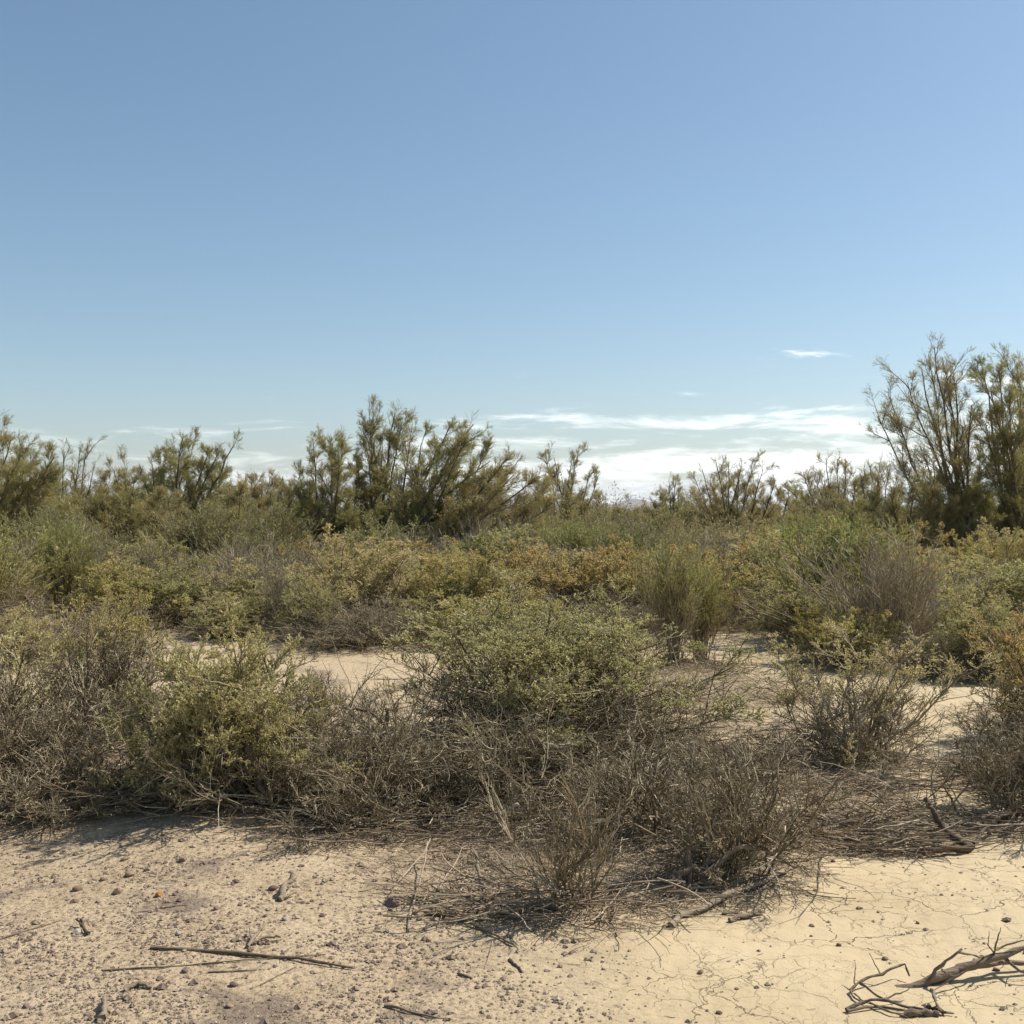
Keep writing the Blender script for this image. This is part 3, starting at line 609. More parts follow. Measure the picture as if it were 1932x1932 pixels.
# --- trees
def limbs_px(base, tips, yb, rng, depth=1.6, bend=.35):
    """limbs from one base to tips seen at (u,v), spread in depth; local coordinates"""
    bx, by = gx(base[0], yb), yb; z0 = float(hgt(bx, by)); out = []
    for tp in tips:
        u, v = tp[:2]; b0 = base[0] + rng.normal(0, 8) if len(tp) < 3 else tp[2]
        yy = yb + rng.uniform(-depth, depth); e = at3(u, v, yy) - np.array([bx, by, z0])
        s = np.array([gx(b0, yb) - bx, rng.normal(0, .2), -.05])
        m = s + (e - s) * .5; hor = (e - s) * np.array([1, 1, 0]); m = m + hor * .12 * rng.uniform(-1, 1) + np.array([0, 0, bend * rng.uniform(-.5, .5)])
        out.append([s, s + (m - s) * .55 + np.array([0, 0, .12]), m, e])
    return (bx, by, z0), out
def tree(name, label, base, tips, yb, seed, cat='tree', group='tamarisk trees behind the thicket', **kw):
    rg = np.random.default_rng(seed); dp = kw.pop('depth', 1.4); o, lm = limbs_px(base, tips, yb, rg, dp)
    tr, tw, cr = gen_tamarisk(seed, lm, **kw)
    t = tag(empty(name, o), label, cat, group)
    obj('trunks', tr, t); obj('twigs', tw, t)
    if cr: obj('crown', cr, t)
    return t
# tall right tree
tree('tamarisk_tree', 'tallest tamarisk at right with an open feathery spire and bare left limbs', (1845, 1100),
     [(1763, 655), (1752, 668), (1778, 675), (1798, 705), (1712, 722), (1676, 745), (1655, 785), (1690, 800), (1735, 840), (1765, 800), (1740, 700), (1790, 745), (1833, 765), (1815, 800), (1850, 840), (1700, 880), (1780, 900), (1740, 930)],
     24, 101, r0=.055, dens=.95, leaf=.6)
tree('tamarisk_tree', 'thick many stemmed tamarisk at the right edge with an olive crown', (1925, 1100),
     [(1850, 700), (1884, 698), (1920, 692), (1945, 700), (1870, 740), (1905, 750), (1960, 720), (1990, 740), (1860, 800), (1935, 790), (1895, 830), (2010, 800), (1970, 850), (1900, 900), (1850, 920), (1960, 930), (2040, 870)],
     23.5, 102, r0=.055, dens=1.2, leaf=1.25)
tree('tamarisk_tree', 'low dark tamarisk thicket at the left foot of the tallest tamarisk', (1720, 1095),
     [(1560, 960), (1600, 945), (1640, 940), (1680, 930), (1720, 915), (1760, 930), (1800, 960), (1590, 1000), (1660, 985), (1830, 940), (1850, 1000)],
     23, 103, r0=.03, dens=1.1, leaf=1.2, spray=.065)
# centre trees
tree('tamarisk_tree', 'bushy tamarisk forming the left end of the centre group', (610, 1090),
     [(563, 885), (590, 828), (625, 825), (650, 840), (575, 920), (640, 870), (605, 880), (545, 940), (660, 930), (585, 960), (680, 900), (630, 960)],
     25, 104, r0=.04, dens=1.0, leaf=1.15)
tree('tamarisk_tree', 'slender upright tamarisk, highest point of the centre group', (700, 1095),
     [(697, 758), (704, 772), (690, 800), (745, 778), (760, 790), (722, 830), (672, 880), (735, 850), (715, 900), (690, 930), (755, 900)],
     26, 105, r0=.042, dens=.9, leaf=1.1, depth=.7)
tree('tamarisk_tree', 'wide tamarisk of the centre group with limbs sweeping up to the right', (735, 1090),
     [(690, 960), (655, 985), (925, 870), (900, 900), (870, 850), (778, 800), (805, 808), (850, 803), (893, 800), (880, 830), (830, 840), (925, 845), (900, 870), (860, 880), (950, 880), (810, 900), (770, 920), (840, 940), (905, 930), (750, 960), (880, 970), (700, 985), (760, 1000)],
     25, 106, r0=.05, dens=1.0, leaf=1.15)
tree('tamarisk_tree', 'brown tamarisk leaning hard right at the right end of the centre group', (790, 1085),
     [(985, 860), (960, 858), (970, 895), (1018, 898), (1000, 930), (940, 905), (1035, 925), (930, 950), (1045, 955), (990, 965), (905, 985), (1020, 990), (970, 1010), (900, 1010), (860, 960), (1000, 945), (950, 925), (880, 930)],
     24, 107, r0=.045, dens=1.0, leaf=.95)
tree('tamarisk_tree', 'small loose tamarisk right of the centre group', (1065, 1060),
     [(1030, 870), (1045, 862), (1080, 862), (1090, 858), (1115, 885), (1128, 900), (1060, 900), (1100, 930), (1020, 920), (1135, 940), (1075, 950)],
     33, 108, r0=.045, dens=.75, leaf=1.0, spray=.085)
# left trees
tree('tamarisk_tree', 'large olive tamarisk cut by the left edge with a dark slanting limb', (-60, 1100),
     [(5, 805), (20, 830), (45, 850), (75, 850), (103, 862), (95, 890), (60, 900), (30, 880), (-20, 790), (-60, 800), (100, 915), (0, 940), (60, 950), (-80, 860), (20, 990), (90, 990)],
     25, 109, r0=.055, dens=1.0, leaf=1.15)
tree('tamarisk_tree', 'thin half bare tamarisk beside the olive one at far left', (125, 1070),
     [(165, 840), (150, 855), (120, 860), (180, 870), (105, 880), (195, 895), (140, 890), (160, 920), (100, 930), (190, 940)],
     30, 110, r0=.04, dens=.8, leaf=.45)
tree('tamarisk_tree', 'round crowned tamarisk standing alone left of the centre group', (320, 1080),
     [(345, 826), (325, 835), (365, 838), (285, 865), (310, 860), (440, 842), (415, 850), (395, 850), (430, 880), (265, 890), (350, 870), (380, 890), (300, 910), (410, 920), (340, 940), (260, 940), (380, 960)],
     29, 111, r0=.05, dens=1.0, leaf=1.2, spray=.085)
tree('tamarisk_tree', 'brownish tamarisk between the half bare and the round crowned ones', (225, 1080),
     [(200, 905), (215, 885), (240, 880), (255, 900), (180, 930), (270, 930), (230, 920), (195, 960), (285, 960), (250, 960)],
     28, 112, r0=.035, dens=1.0, leaf=.9)
tree('tamarisk_tree', 'low spreading tamarisk right of the round crowned one', (460, 1070),
     [(480, 898), (510, 900), (530, 910), (450, 905), (495, 930), (430, 930), (540, 945), (470, 950), (520, 965), (415, 960), (555, 975)],
     30, 113, r0=.035, dens=.95, leaf=.9)
# right of centre
tree('tamarisk_tree', 'round dark tamarisk with many knotted stems right of centre', (1385, 1060),
     [(1310, 900), (1325, 885), (1350, 868), (1375, 872), (1400, 868), (1425, 872), (1440, 885), (1463, 905), (1395, 890), (1340, 905), (1430, 920), (1305, 930), (1370, 910), (1470, 940), (1330, 950), (1410, 935)],
     34, 114, r0=.055, dens=.8, leaf=.9, spray=.085, minh=.4)
tree('tamarisk_tree', 'small ragged tamarisk left of the round dark one', (1265, 1040),
     [(1262, 905), (1275, 908), (1245, 925), (1290, 930), (1225, 935), (1300, 945), (1255, 940), (1215, 950), (1280, 955)], 42, 115, r0=.05, dens=.7, leaf=.9, spray=.10)
tree('tamarisk_tree', 'grey half bare tamarisk between the round dark one and the tallest', (1585, 1060),
     [(1515, 895), (1535, 900), (1560, 862), (1580, 865), (1595, 870), (1615, 895), (1550, 905), (1600, 905), (1530, 930), (1640, 925), (1575, 925)],
     33, 116, r0=.045, dens=.8, leaf=.7, spray=.085)
tree('tamarisk_tree', 'pale wispy tamarisk just left of the tallest one', (1660, 1060),
     [(1640, 880), (1660, 872), (1680, 880), (1690, 900), (1625, 900), (1655, 900), (1640, 930), (1700, 925)], 31, 117, r0=.035, dens=.9, leaf=.45)

rt = np.random.default_rng(44); protoT = []
for k in range(4):
    nl = 12; a_ = rt.uniform(0, 6.28, nl); e_ = np.radians(rt.uniform(22, 80, nl)); R_ = rt.uniform(2.0, 3.0, nl); lm = []
    for a, e, R in zip(a_, e_, R_):
        t_ = np.array([np.cos(a) * np.cos(e), np.sin(a) * np.cos(e), np.sin(e) * .95]) * R; m_ = t_ * .5 + np.array([0, 0, -.18 * R * np.cos(e)]) + rt.normal(0, .12, 3); lm.append([(0, 0, -.05), m_ * .5, m_, t_])
    protoT.append(gen_tamarisk(200 + k, lm, r0=.035, dens=.75, leaf=[.8, .35, .9, .6][k], spray=.095, minh=.1))
bits = ['small olive tamarisk', 'small half bare tamarisk', 'small bushy tamarisk', 'small thin brown tamarisk']
for i, (u, vt, yy, k) in enumerate([(175, 915, 34, 1), (215, 925, 36, 2), (500, 925, 36, 0), (540, 915, 33, 1), (430, 935, 38, 3), (70, 905, 36, 2), (1010, 915, 38, 3), (1045, 930, 42, 0), (1120, 935, 40, 1), (1150, 950, 46, 2), (1225, 945, 44, 3), (1290, 935, 45, 0),
                                 (1335, 925, 40, 1), (1475, 925, 40, 3), (1500, 935, 44, 2), (1540, 915, 38, 0), (1620, 905, 36, 1), (1660, 915, 34, 2), (1700, 905, 33, 3), (1190, 955, 55, 0), (1440, 940, 52, 2), (600, 930, 30, 3), (860, 930, 34, 1),
                                 (30, 955, 27, 2), (105, 950, 28, 0), (165, 960, 26, 2), (235, 945, 27, 0), (290, 960, 25.5, 2), (385, 945, 27, 0), (440, 950, 26, 2), (500, 955, 27, 0), (555, 950, 26.5, 2), (640, 975, 25, 0), (720, 985, 24.5, 2), (900, 1000, 24, 0), (980, 985, 27, 2), (1060, 965, 30, 0), (1110, 968, 31, 2), (1530, 955, 29, 0), (1600, 950, 27, 2), (1660, 950, 26, 0), (1740, 960, 25, 2), (1880, 950, 26, 2), (1420, 962, 33, 2), (1320, 958, 34, 0), (1240, 966, 36, 2)]):
    x = gx(u, yy); up_ = (38 if u < 560 else 14) if vt < 946 or u < 560 else 6; h = EYE + (H0 - vt + up_) / F * yy; e = max(.1, h) / 2.75; sc = (e * rt.uniform(1.2, 1.6), e * 1.2, e)
    t = tag(empty('tamarisk_tree', (x, yy, float(hgt(x, yy))), rt.uniform(0, 6.28), sc), None, 'tree', 'small background tamarisks')
    lo_, hi_ = [q for q in [(-60, 'far left'), (175, 'beside the half bare left one'), (330, 'behind the round crowned one'), (500, 'left of the centre group'), (600, "behind the centre group's left end"), (860, "behind the centre group's middle"), (1030, 'behind the leaning tamarisk'), (1130, 'left of the distant hills gap'), (1200, 'at the distant hills gap'), (1290, 'left of the knotted one'), (1400, 'behind the knotted one'), (1490, 'right of the knotted one'), (1600, 'beside the grey half bare one'), (1690, 'touching the tallest tamarisk')] if abs(q[0] - u) == min(abs(p_ - u) for p_ in (-60, 175, 330, 500, 600, 860, 1030, 1130, 1200, 1290, 1400, 1490, 1600, 1690))][0]
    t['label'] = bits[k] + (' on the skyline, ' if vt < 946 or yy > 40 else ' low before the trees, ') + hi_
    obj('trunks', protoT[k][0], t); obj('twigs', protoT[k][1], t); obj('crown', protoT[k][2], t)
# --- far brush, one mass: low detail clumps joined in a single mesh
def far_brush():
    rg = np.random.default_rng(33); S = Geo(); Lf = Geo()
    proto = []
    for k in range(6):
        n = 1200; az = rg.uniform(0, 6.28, n); el = np.arcsin(rg.uniform(0, 1, n)); r = rg.uniform(.35, 1.0, n) ** .6 * (1 + .2 * np.sin(az * 3 + k) + .12 * np.sin(az * 7 + el * 5))
        P = np.stack([np.cos(az) * np.cos(el) * r * .85, np.sin(az) * np.cos(el) * r * .85, np.sin(el) * r], 1)
        D = norm(P * np.array([.8, .8, .6]) + np.array([0, 0, .15]) + rg.normal(0, .6, P.shape))
        m = 130; a2 = rg.uniform(0, 6.28, m); e2 = np.radians(rg.uniform(5, 82, m)); D2 = np.stack([np.cos(a2) * np.cos(e2), np.sin(a2) * np.cos(e2), np.sin(e2)], 1)
        T = grow(rg.normal(0, .25, (m, 3)) * np.array([1, 1, .5]), D2, rg.uniform(.45, .95, m), 4, rg, up=.02, wig=.3)
        proto.append((P, D, T))
    pts = []
    for _ in range(2300):
        y = 24.5 + (rg.random() ** 1.7) * 95; x = rg.uniform(-.62, .62) * y + rg.normal(0, 1); pts.append((x, y))
    for x, y in pts:
        P, D, T = proto[rg.integers(6)]; a = rg.uniform(0, 6.28); c, s = np.cos(a), np.sin(a); Rm = np.array([[c, s, 0], [-s, c, 0], [0, 0, 1]])
        k = rg.uniform(.8, 1.5) * (1 + max(0, y - 40) * .006); tall = rg.random() < .3 * min(1, (y - 24) / 12)
        sc = np.array([k, k, k * (rg.uniform(1.1, 1.6) if tall else rg.uniform(.75, 1.05))]); o = np.array([x, y, float(hgt(x, y))])
        frac = 1.0 if y < 40 else (.6 if y < 65 else .35)
        q = rg.random(len(P)) < frac; col = rg.random()
        L = rg.uniform(.06, .13, q.sum()) * (1.0 / frac) ** .35
        Lf.blades((P[q] @ Rm) * sc + o, D[q] @ Rm, L, L * .26, rg, a=np.clip(.7 * col + .3 * rg.random(q.sum()), 0, 1), b=np.full(q.sum(), rg.random() * .8))
        q2 = rg.random(len(T)) < frac; T2 = ((T[q2] @ Rm) * sc + o)
        S.tubes(T2, taper(np.full(len(T2), .007), np.full(len(T2), .0035), 4), 3, rg, a=np.clip(rg.random() * .6 + .4 * rg.random(len(T2)), 0, 1))
    nL = Lf.n
    m1 = Lf.mesh('far_brush', M['farleaf']); m2 = S.mesh('far_brush_stems', M['twig'])
    o = tag(obj('far_brush', m1), 'distant olive and brown desert brush reading as one mass to the horizon', 'brush', kind='stuff')
    p = obj('stems', m2, o)
M['farleaf'] = leaf_mat('far_brush_leaves', [(.20, .21, .085), (.28, .27, .115), (.34, .31, .15), (.33, .28, .17)], (.36, .29, .15), .5, gloss=.03)
far_brush()

# --- sticks, wood, stones
def poly_obj(name, paths, mat, label, cat, group=None, sides=7, rough=.18, seed=0, a=None):
    """paths: list of (points, r0, r1) in world coordinates; one mesh with its origin at the first point"""
    rg = np.random.default_rng(seed + 500); G = Geo(); org = np.array(paths[0][0][0], float)
    for pts, r0, r1 in paths:
        c = np.array(pts, float) - org; n = max(6, 3 * len(c))
        seg = np.r_[0, np.cumsum(np.linalg.norm(np.diff(c, axis=0), axis=1))]; tt = np.linspace(0, seg[-1], n)
        p = np.stack([np.interp(tt, seg, c[:, k]) for k in range(3)], 1); p[1:-1] += rg.normal(0, min(.004, r0 * .35), (n - 2, 3))
        rad = np.linspace(r0, r1, n) * (1 + .12 * rg.normal(size=n)); 
        G.tubes(p[None], rad[None], sides, rg, a=np.array([rg.uniform(.2, .8) if a is None else a]), rough=rough)
    return tag(obj(name, G.mesh(name, mat, True), loc=org), label, cat, group)
def gp(u, v, h=0.0):
    x, y = at(u, v); return np.array([x, y, float(hgt(x, y)) + h])
ST = 'loose sticks on the sand'
for i, (pp, r0, r1, lab, a) in enumerate([
    ([(284, 1796), (400, 1806), (540, 1816), (665, 1832)], .0065, .004, 'longest dark straight stick lying across the gravel at lower left', .15),
    ([(195, 1833), (330, 1830), (480, 1818), (615, 1808)], .0035, .002, 'thin stick crossing under the longest dark stick', .3),
    ([(392, 1840), (485, 1836)], .003, .002, 'short thin stick just below the crossed sticks', .3),
    ([(255, 1735), (355, 1723)], .0035, .002, 'short brown stick below the orange stone', .35),
    ([(0, 1776), (60, 1760), (115, 1743)], .003, .002, 'thin brown stick at the left edge of the gravel', .35),
    ([(0, 1740), (25, 1728), (52, 1711)], .003, .002, 'pale thin stick at the left edge of the gravel', .95),
    ([(492, 1861), (560, 1828)], .002, .001, 'very thin twig below the right end of the longest stick', .4),
    ([(725, 1898), (790, 1915), (850, 1926)], .005, .003, 'brown stick at the bottom edge left of centre', .4),
    ([(960, 1815), (972, 1826), (985, 1838)], .0045, .003, 'short dark stick beside the forked pale twig', .2),
    ([(930, 1780), (922, 1810), (914, 1832)], .003, .0015, 'straw coloured twig pointing toward the camera below the near bush', .85),
    ([(865, 1838), (890, 1848)], .005, .004, 'short brown twig left of the pale pointing twig', .3)]):
    pts = [gp(u, v, r0) for u, v in pp]
    poly_obj('stick', [(pts, r0, r1)], M['log'], lab, 'stick', ST, seed=i, a=a)
def w3(pts, y): # (u,v,height) ground-anchored
    return [gp(u, v, h) for u, v, h in pts]
WG = 'pieces of dead wood on the ground'
def dy(u, v, y): return at3(u, v, y)
yb = 3.66
poly_obj('fallen_branch', [
    ([dy(1679, 1884, yb), dy(1738, 1858, yb), dy(1790, 1838, yb + .03), dy(1847, 1814, yb + .05), dy(1905, 1798, yb + .08), dy(1990, 1775, yb + .12), dy(2060, 1762, yb + .16)], .017, .008),
    ([dy(1700, 1880, yb + .01), dy(1760, 1862, yb + .01), dy(1830, 1828, yb + .04), dy(1880, 1812, yb + .1), dy(1960, 1815, yb + .14), dy(2040, 1812, yb + .2)], .012, .006),
    ([dy(1740, 1853, yb), dy(1780, 1818, yb - .01), dy(1815, 1790, yb - .02)], .008, .004),
    ([dy(1806, 1797, yb - .02), dy(1830, 1802, yb), dy(1858, 1806, yb + .05)], .004, .003),
    ([dy(1876, 1806, yb + .07), dy(1876, 1794, yb + .06), dy(1888, 1750, yb + .03)], .0035, .0012),
    ([dy(1876, 1800, yb + .07), dy(1864, 1784, yb + .05), dy(1866, 1757, yb + .04)], .003, .001),
    ([dy(1880, 1793, yb + .07), dy(1905, 1780, yb + .08), dy(1975, 1765, yb + .08)], .003, .001),
    ([dy(1893, 1805, yb + .1), dy(1918, 1828, yb + .02), dy(1990, 1850, yb - .04)], .006, .003),
    ([dy(1778, 1829, yb), dy(1786, 1838, yb - .05), dy(1800, 1842, yb - .08)], .004, .002),
    ([dy(1930, 1800, yb + .1), dy(1938, 1778, yb + .07), dy(1960, 1750, yb + .03)], .003, .001)], M['log'],
    'grey fallen branch with forks lying on cracked clay at the lower right', 'branch', WG, seed=31, a=.42)
poly_obj('fallen_branch', [
    ([gp(1604, 1884, .012), gp(1628, 1872, .03), gp(1665, 1864, .035), gp(1706, 1852, .05), gp(1716, 1862, .02)], .005, .003),
    ([gp(1604, 1884, .012), gp(1614, 1899, .01), gp(1630, 1906, .004)], .004, .002),
    ([gp(1612, 1876, .02), gp(1613, 1862, .07)], .003, .001), ([gp(1660, 1864, .035), gp(1640, 1850, .08)], .003, .0012)], M['log'],
    'small forked twig on the clay touching the left end of the fallen branch', 'branch', WG, seed=32, a=.3)
poly_obj('fallen_branch', [
    ([gp(1597, 1917, .008), gp(1636, 1906, .015), gp(1668, 1908, .02), gp(1705, 1915, .015), gp(1752, 1924, .01)], .006, .003),
    ([gp(1622, 1880, .03), gp(1645, 1898, .03), gp(1668, 1908, .02), gp(1700, 1912, .02)], .004, .003),
    ([gp(1640, 1908, .012), gp(1680, 1924, .01), gp(1712, 1932, .004)], .004, .002), ([gp(1670, 1906, .02), gp(1710, 1898, .03), gp(1722, 1894, .04)], .003, .001),
    ([gp(1600, 1919, .008), gp(1660, 1912, .01), gp(1740, 1930, .008)], .004, .002)], M['log'],
    'tangle of thin brown twigs below the fallen branch', 'branch', WG, seed=33, a=.25)
poly_obj('fallen_branch', [([gp(1757, 1903, .04), gp(1764, 1917, .03), gp(1775, 1926, .01), gp(1800, 1930, .008)], .006, .003), ([gp(1755, 1904, .035), gp(1790, 1896, .05)], .002, .001)],
         M['log'], 'curved pale twig at the bottom right corner', 'branch', WG, seed=34, a=.6)
poly_obj('wood_chunk', [([gp(1705, 1927, .009), gp(1740, 1927, .010), gp(1772, 1931, .008)], .010, .008), ([gp(1752, 1918, .01), gp(1768, 1924, .012), gp(1785, 1929, .01)], .009, .006)],
         M['log'], 'thick broken wood chunk cut by the bottom edge at right', 'wood', WG, seed=35, a=.2)
poly_obj('fallen_branch', [
    ([gp(1265, 1756, .01), gp(1280, 1740, .012), gp(1340, 1724, .015), gp(1385, 1700, .02), gp(1440, 1685, .02), gp(1510, 1643, .015)], .012, .005),
    ([gp(1385, 1702, .02), gp(1420, 1700, .008), gp(1470, 1676, .006)], .005, .003), ([gp(1275, 1735, .01), gp(1320, 1728, .01)], .006, .003)], M['log'],
    'long pale root-like branch at the foot of the root stump bush', 'branch', WG, seed=36, a=.65)
poly_obj('fallen_branch', [([gp(1376, 1745, .008), gp(1410, 1736, .01), gp(1440, 1730, .01)], .009, .006), ([gp(1362, 1731, .008), gp(1400, 1732, .008)], .005, .004), ([gp(1385, 1741, .014), gp(1438, 1735, .012)], .006, .004)],
         M['log'], 'short bundle of split grey wood below the long pale root', 'wood', WG, seed=37, a=.4)
poly_obj('fallen_branch', [([gp(770, 1768, .006), gp(772, 1740, .01), gp(790, 1700, .02), gp(800, 1672, .04), gp(806, 1640, .08)], .006, .003), ([gp(772, 1740, .01), gp(755, 1752, .006)], .005, .003), ([gp(795, 1690, .02), gp(828, 1668, .01)], .003, .002)],
         M['log'], 'pale forked twig reaching from the gravel into the dry bushes', 'branch', WG, seed=38, a=.85)
poly_obj('dead_log', [
    ([gp(1832, 1622, .02), gp(1800, 1612, .05), gp(1770, 1600, .10), gp(1752, 1598, .17), gp(1745, 1598, .21)], .022, .010),
    ([gp(1830, 1622, .02), gp(1790, 1622, .03), gp(1740, 1625, .02)], .016, .008), ([gp(1765, 1600, .1), gp(1782, 1598, .11)], .01, .005),
    ([gp(1836, 1618, .03), gp(1850, 1606, .05), gp(1880, 1592, .07), gp(1932, 1575, .1), gp(1990, 1560, .12)], .012, .007),
    ([gp(1750, 1600, .17), gp(1748, 1600, .25)], .004, .002)], M['log'], 'gnarled dark dead log at the right with one branch reaching the right edge', 'log', WG, seed=39, a=.15)
poly_obj('fallen_branch', [([gp(1518, 1530, .01), gp(1560, 1520, .04), gp(1580, 1520, .1), gp(1612, 1516, .19)], .009, .004), ([gp(1570, 1522, .05), gp(1590, 1515, .09), gp(1650, 1510, .14)], .008, .003), ([gp(1520, 1532, .01), gp(1500, 1533, .01)], .009, .006)],
         M['log'], 'pale forked branch propped up at the foot of the right saltbush', 'branch', WG, seed=40, a=.7)
poly_obj('fallen_branch', [([gp(1600, 1508, .01), gp(1680, 1495, .02), gp(1760, 1492, .02), gp(1860, 1480, .01)], .009, .005), ([gp(1700, 1495, .02), gp(1780, 1505, .02), gp(1850, 1512, .01)], .006, .003)],
         M['log'], 'long brown branch lying behind the twig heap at right', 'branch', WG, seed=41, a=.35)
poly_obj('wood_chunk', [([gp(945, 1640, .20), gp(962, 1640, .225), gp(977, 1640, .25)], .010, .006)], M['log'], 'pale broken wood tilted in the middle twig tangle', 'wood', WG, seed=42, a=.98)
poly_obj('fallen_branch', [([gp(600, 1560, .02), gp(640, 1540, .12), gp(690, 1530, .2), gp(716, 1530, .3), gp(728, 1530, .40), gp(731, 1530, .47)], .016, .010), ([gp(726, 1530, .38), gp(700, 1520, .42), gp(640, 1500, .38)], .008, .004), ([gp(690, 1570, .02), gp(691, 1550, .12), gp(700, 1532, .22)], .018, .014)],
         M['log'], 'crooked grey dead limb rising out of the dry bushes left of centre', 'branch', WG, seed=43, a=.38)
poly_obj('fallen_branch', [([gp(905, 1745, .01), gp(912, 1715, .05), gp(903, 1690, .08), gp(890, 1672, .12)], .012, .007), ([gp(908, 1742, .01), gp(960, 1738, .02), gp(1000, 1745, .01)], .012, .006), ([gp(800, 1738, .008), gp(870, 1745, .01), gp(970, 1790, .008)], .007, .004), ([gp(975, 1740, .01), gp(978, 1738, .1)], .010, .006), ([gp(1020, 1735, .01), gp(1012, 1733, .13)], .008, .004)],
         M['log'], 'knotted dead wood at the left foot of the nearest upright twigs', 'wood', WG, seed=44, a=.5)
# stumps
poly_obj('stump', [
    ([gp(500, 1560, -.02), gp(497, 1556, .08), gp(485, 1556, .18), gp(470, 1556, .30), gp(440, 1550, .42)], .030, .012),
    ([gp(515, 1558, -.01), gp(520, 1556, .07), gp(508, 1556, .16), gp(480, 1556, .21), gp(430, 1556, .22), gp(380, 1550, .2)], .020, .009),
    ([gp(485, 1562, .01), gp(450, 1560, .035), gp(410, 1558, .02), gp(395, 1560, .01)], .016, .010), ([gp(520, 1560, -.01), gp(560, 1566, .03), gp(610, 1570, .02)], .014, .008),
    ([gp(497, 1558, .1), gp(530, 1552, .2), gp(560, 1545, .34)], .014, .008)], M['log'], 'gnarled twisted stump under the leaning saltbush at left', 'stump', 'stumps under the bushes', seed=50, a=.3, rough=.25)
th = np.linspace(0, 1, 7)
sp = [([gp(1340, 1692, -.01), gp(1325, 1686, .05), gp(1305, 1684, .08), gp(1285, 1688, .06), gp(1272, 1696, .0)], .022, .014),
      ([gp(1300, 1690, -.01), gp(1302, 1684, .06), gp(1296, 1680, .12), gp(1300, 1678, .24)], .018, .011),
      ([gp(1350, 1690, .0), gp(1356, 1684, .06), gp(1340, 1682, .10), gp(1325, 1684, .06)], .018, .012), ([gp(1260, 1700, .0), gp(1275, 1692, .045), gp(1290, 1694, .02)], .016, .01),
      ([gp(1330, 1690, .06), gp(1380, 1680, .13), gp(1420, 1676, .15), gp(1450, 1672, .12), gp(1500, 1664, .04)], .012, .005), ([gp(1345, 1680, .02), gp(1347, 1676, .16)], .010, .007)]
poly_obj('stump', sp, M['log'], 'twisted grey root stump with a pale upright stub in the near dry bush', 'stump', 'stumps under the bushes', seed=51, a=.35, rough=.25)
# driftwood bits on the gravel
poly_obj('wood_chunk', [([gp(528, 1722, .01), gp(540, 1708, .03), gp(556, 1700, .055)], .012, .012), ([gp(530, 1722, .008), gp(560, 1712, .02)], .008, .003)], M['log'], 'pale splintered wood chunk on the gravel left of the maroon stone', 'wood', WG, seed=60, a=.62)
poly_obj('wood_chunk', [([gp(468, 1798, .008), gp(482, 1786, .02), gp(500, 1772, .035)], .006, .004), ([gp(470, 1796, .01), gp(500, 1786, .018), gp(530, 1784, .012)], .006, .005), ([gp(476, 1790, .01), gp(470, 1776, .03)], .004, .002)], M['log'], 'pale forked driftwood just above the longest stick', 'wood', WG, seed=61, a=.62)
poly_obj('wood_chunk', [([gp(168, 1770, .008), gp(158, 1762, .015), gp(152, 1755, .03)], .008, .004), ([gp(158, 1762, .014), gp(143, 1753, .025)], .005, .003)], M['log'], 'small dark forked twig on the gravel at left', 'wood', WG, seed=62, a=.05)
poly_obj('wood_chunk', [([gp(192, 1925, .012), gp(196, 1908, .02), gp(200, 1894, .02)], .012, .008), ([gp(205, 1912, .01), gp(196, 1888, .02)], .007, .004)], M['log'], 'bleached knotty wood chunk at the bottom left', 'wood', WG, seed=63, a=.62)
poly_obj('wood_chunk', [([gp(235, 1870, .006), gp(262, 1862, .012), gp(285, 1866, .008)], .009, .006)], M['log'], 'rounded brown wood scrap below the thin crossed stick', 'wood', WG, seed=64, a=.5)

def ico(rg, sub=2):
    t = (1 + 5 ** .5) / 2
    v = [(-1, t, 0), (1, t, 0), (-1, -t, 0), (1, -t, 0), (0, -1, t), (0, 1, t), (0, -1, -t), (0, 1, -t), (t, 0, -1), (t, 0, 1), (-t, 0, -1), (-t, 0, 1)]
    f = [(0, 11, 5), (0, 5, 1), (0, 1, 7), (0, 7, 10), (0, 10, 11), (1, 5, 9), (5, 11, 4), (11, 10, 2), (10, 7, 6), (7, 1, 8), (3, 9, 4), (3, 4, 2), (3, 2, 6), (3, 6, 8), (3, 8, 9), (4, 9, 5), (2, 4, 11), (6, 2, 10), (8, 6, 7), (9, 8, 1)]
    v = [np.array(p, float) / np.linalg.norm(p) for p in v]
    for _ in range(sub):
        cache = {}; nf = []
        def mid(a, b):
            k = (min(a, b), max(a, b))
            if k not in cache: m = v[a] + v[b]; v.append(m / np.linalg.norm(m)); cache[k] = len(v) - 1
            return cache[k]
        for a, b, c in f:
            x, y, z = mid(a, b), mid(b, c), mid(c, a); nf += [(a, x, z), (b, y, x), (c, z, y), (x, y, z)]
        f = nf
    V = np.array(v); Fc = np.array([(a, b, c, c) for a, b, c in f])
    # chop with random planes to get facets
    for _ in range(9):
        n = norm(rg.normal(size=3)); d = rg.uniform(.62, .9); s = V @ n; V = np.where((s > d)[:, None], V - n * (s - d)[:, None], V)
    return V, Fc
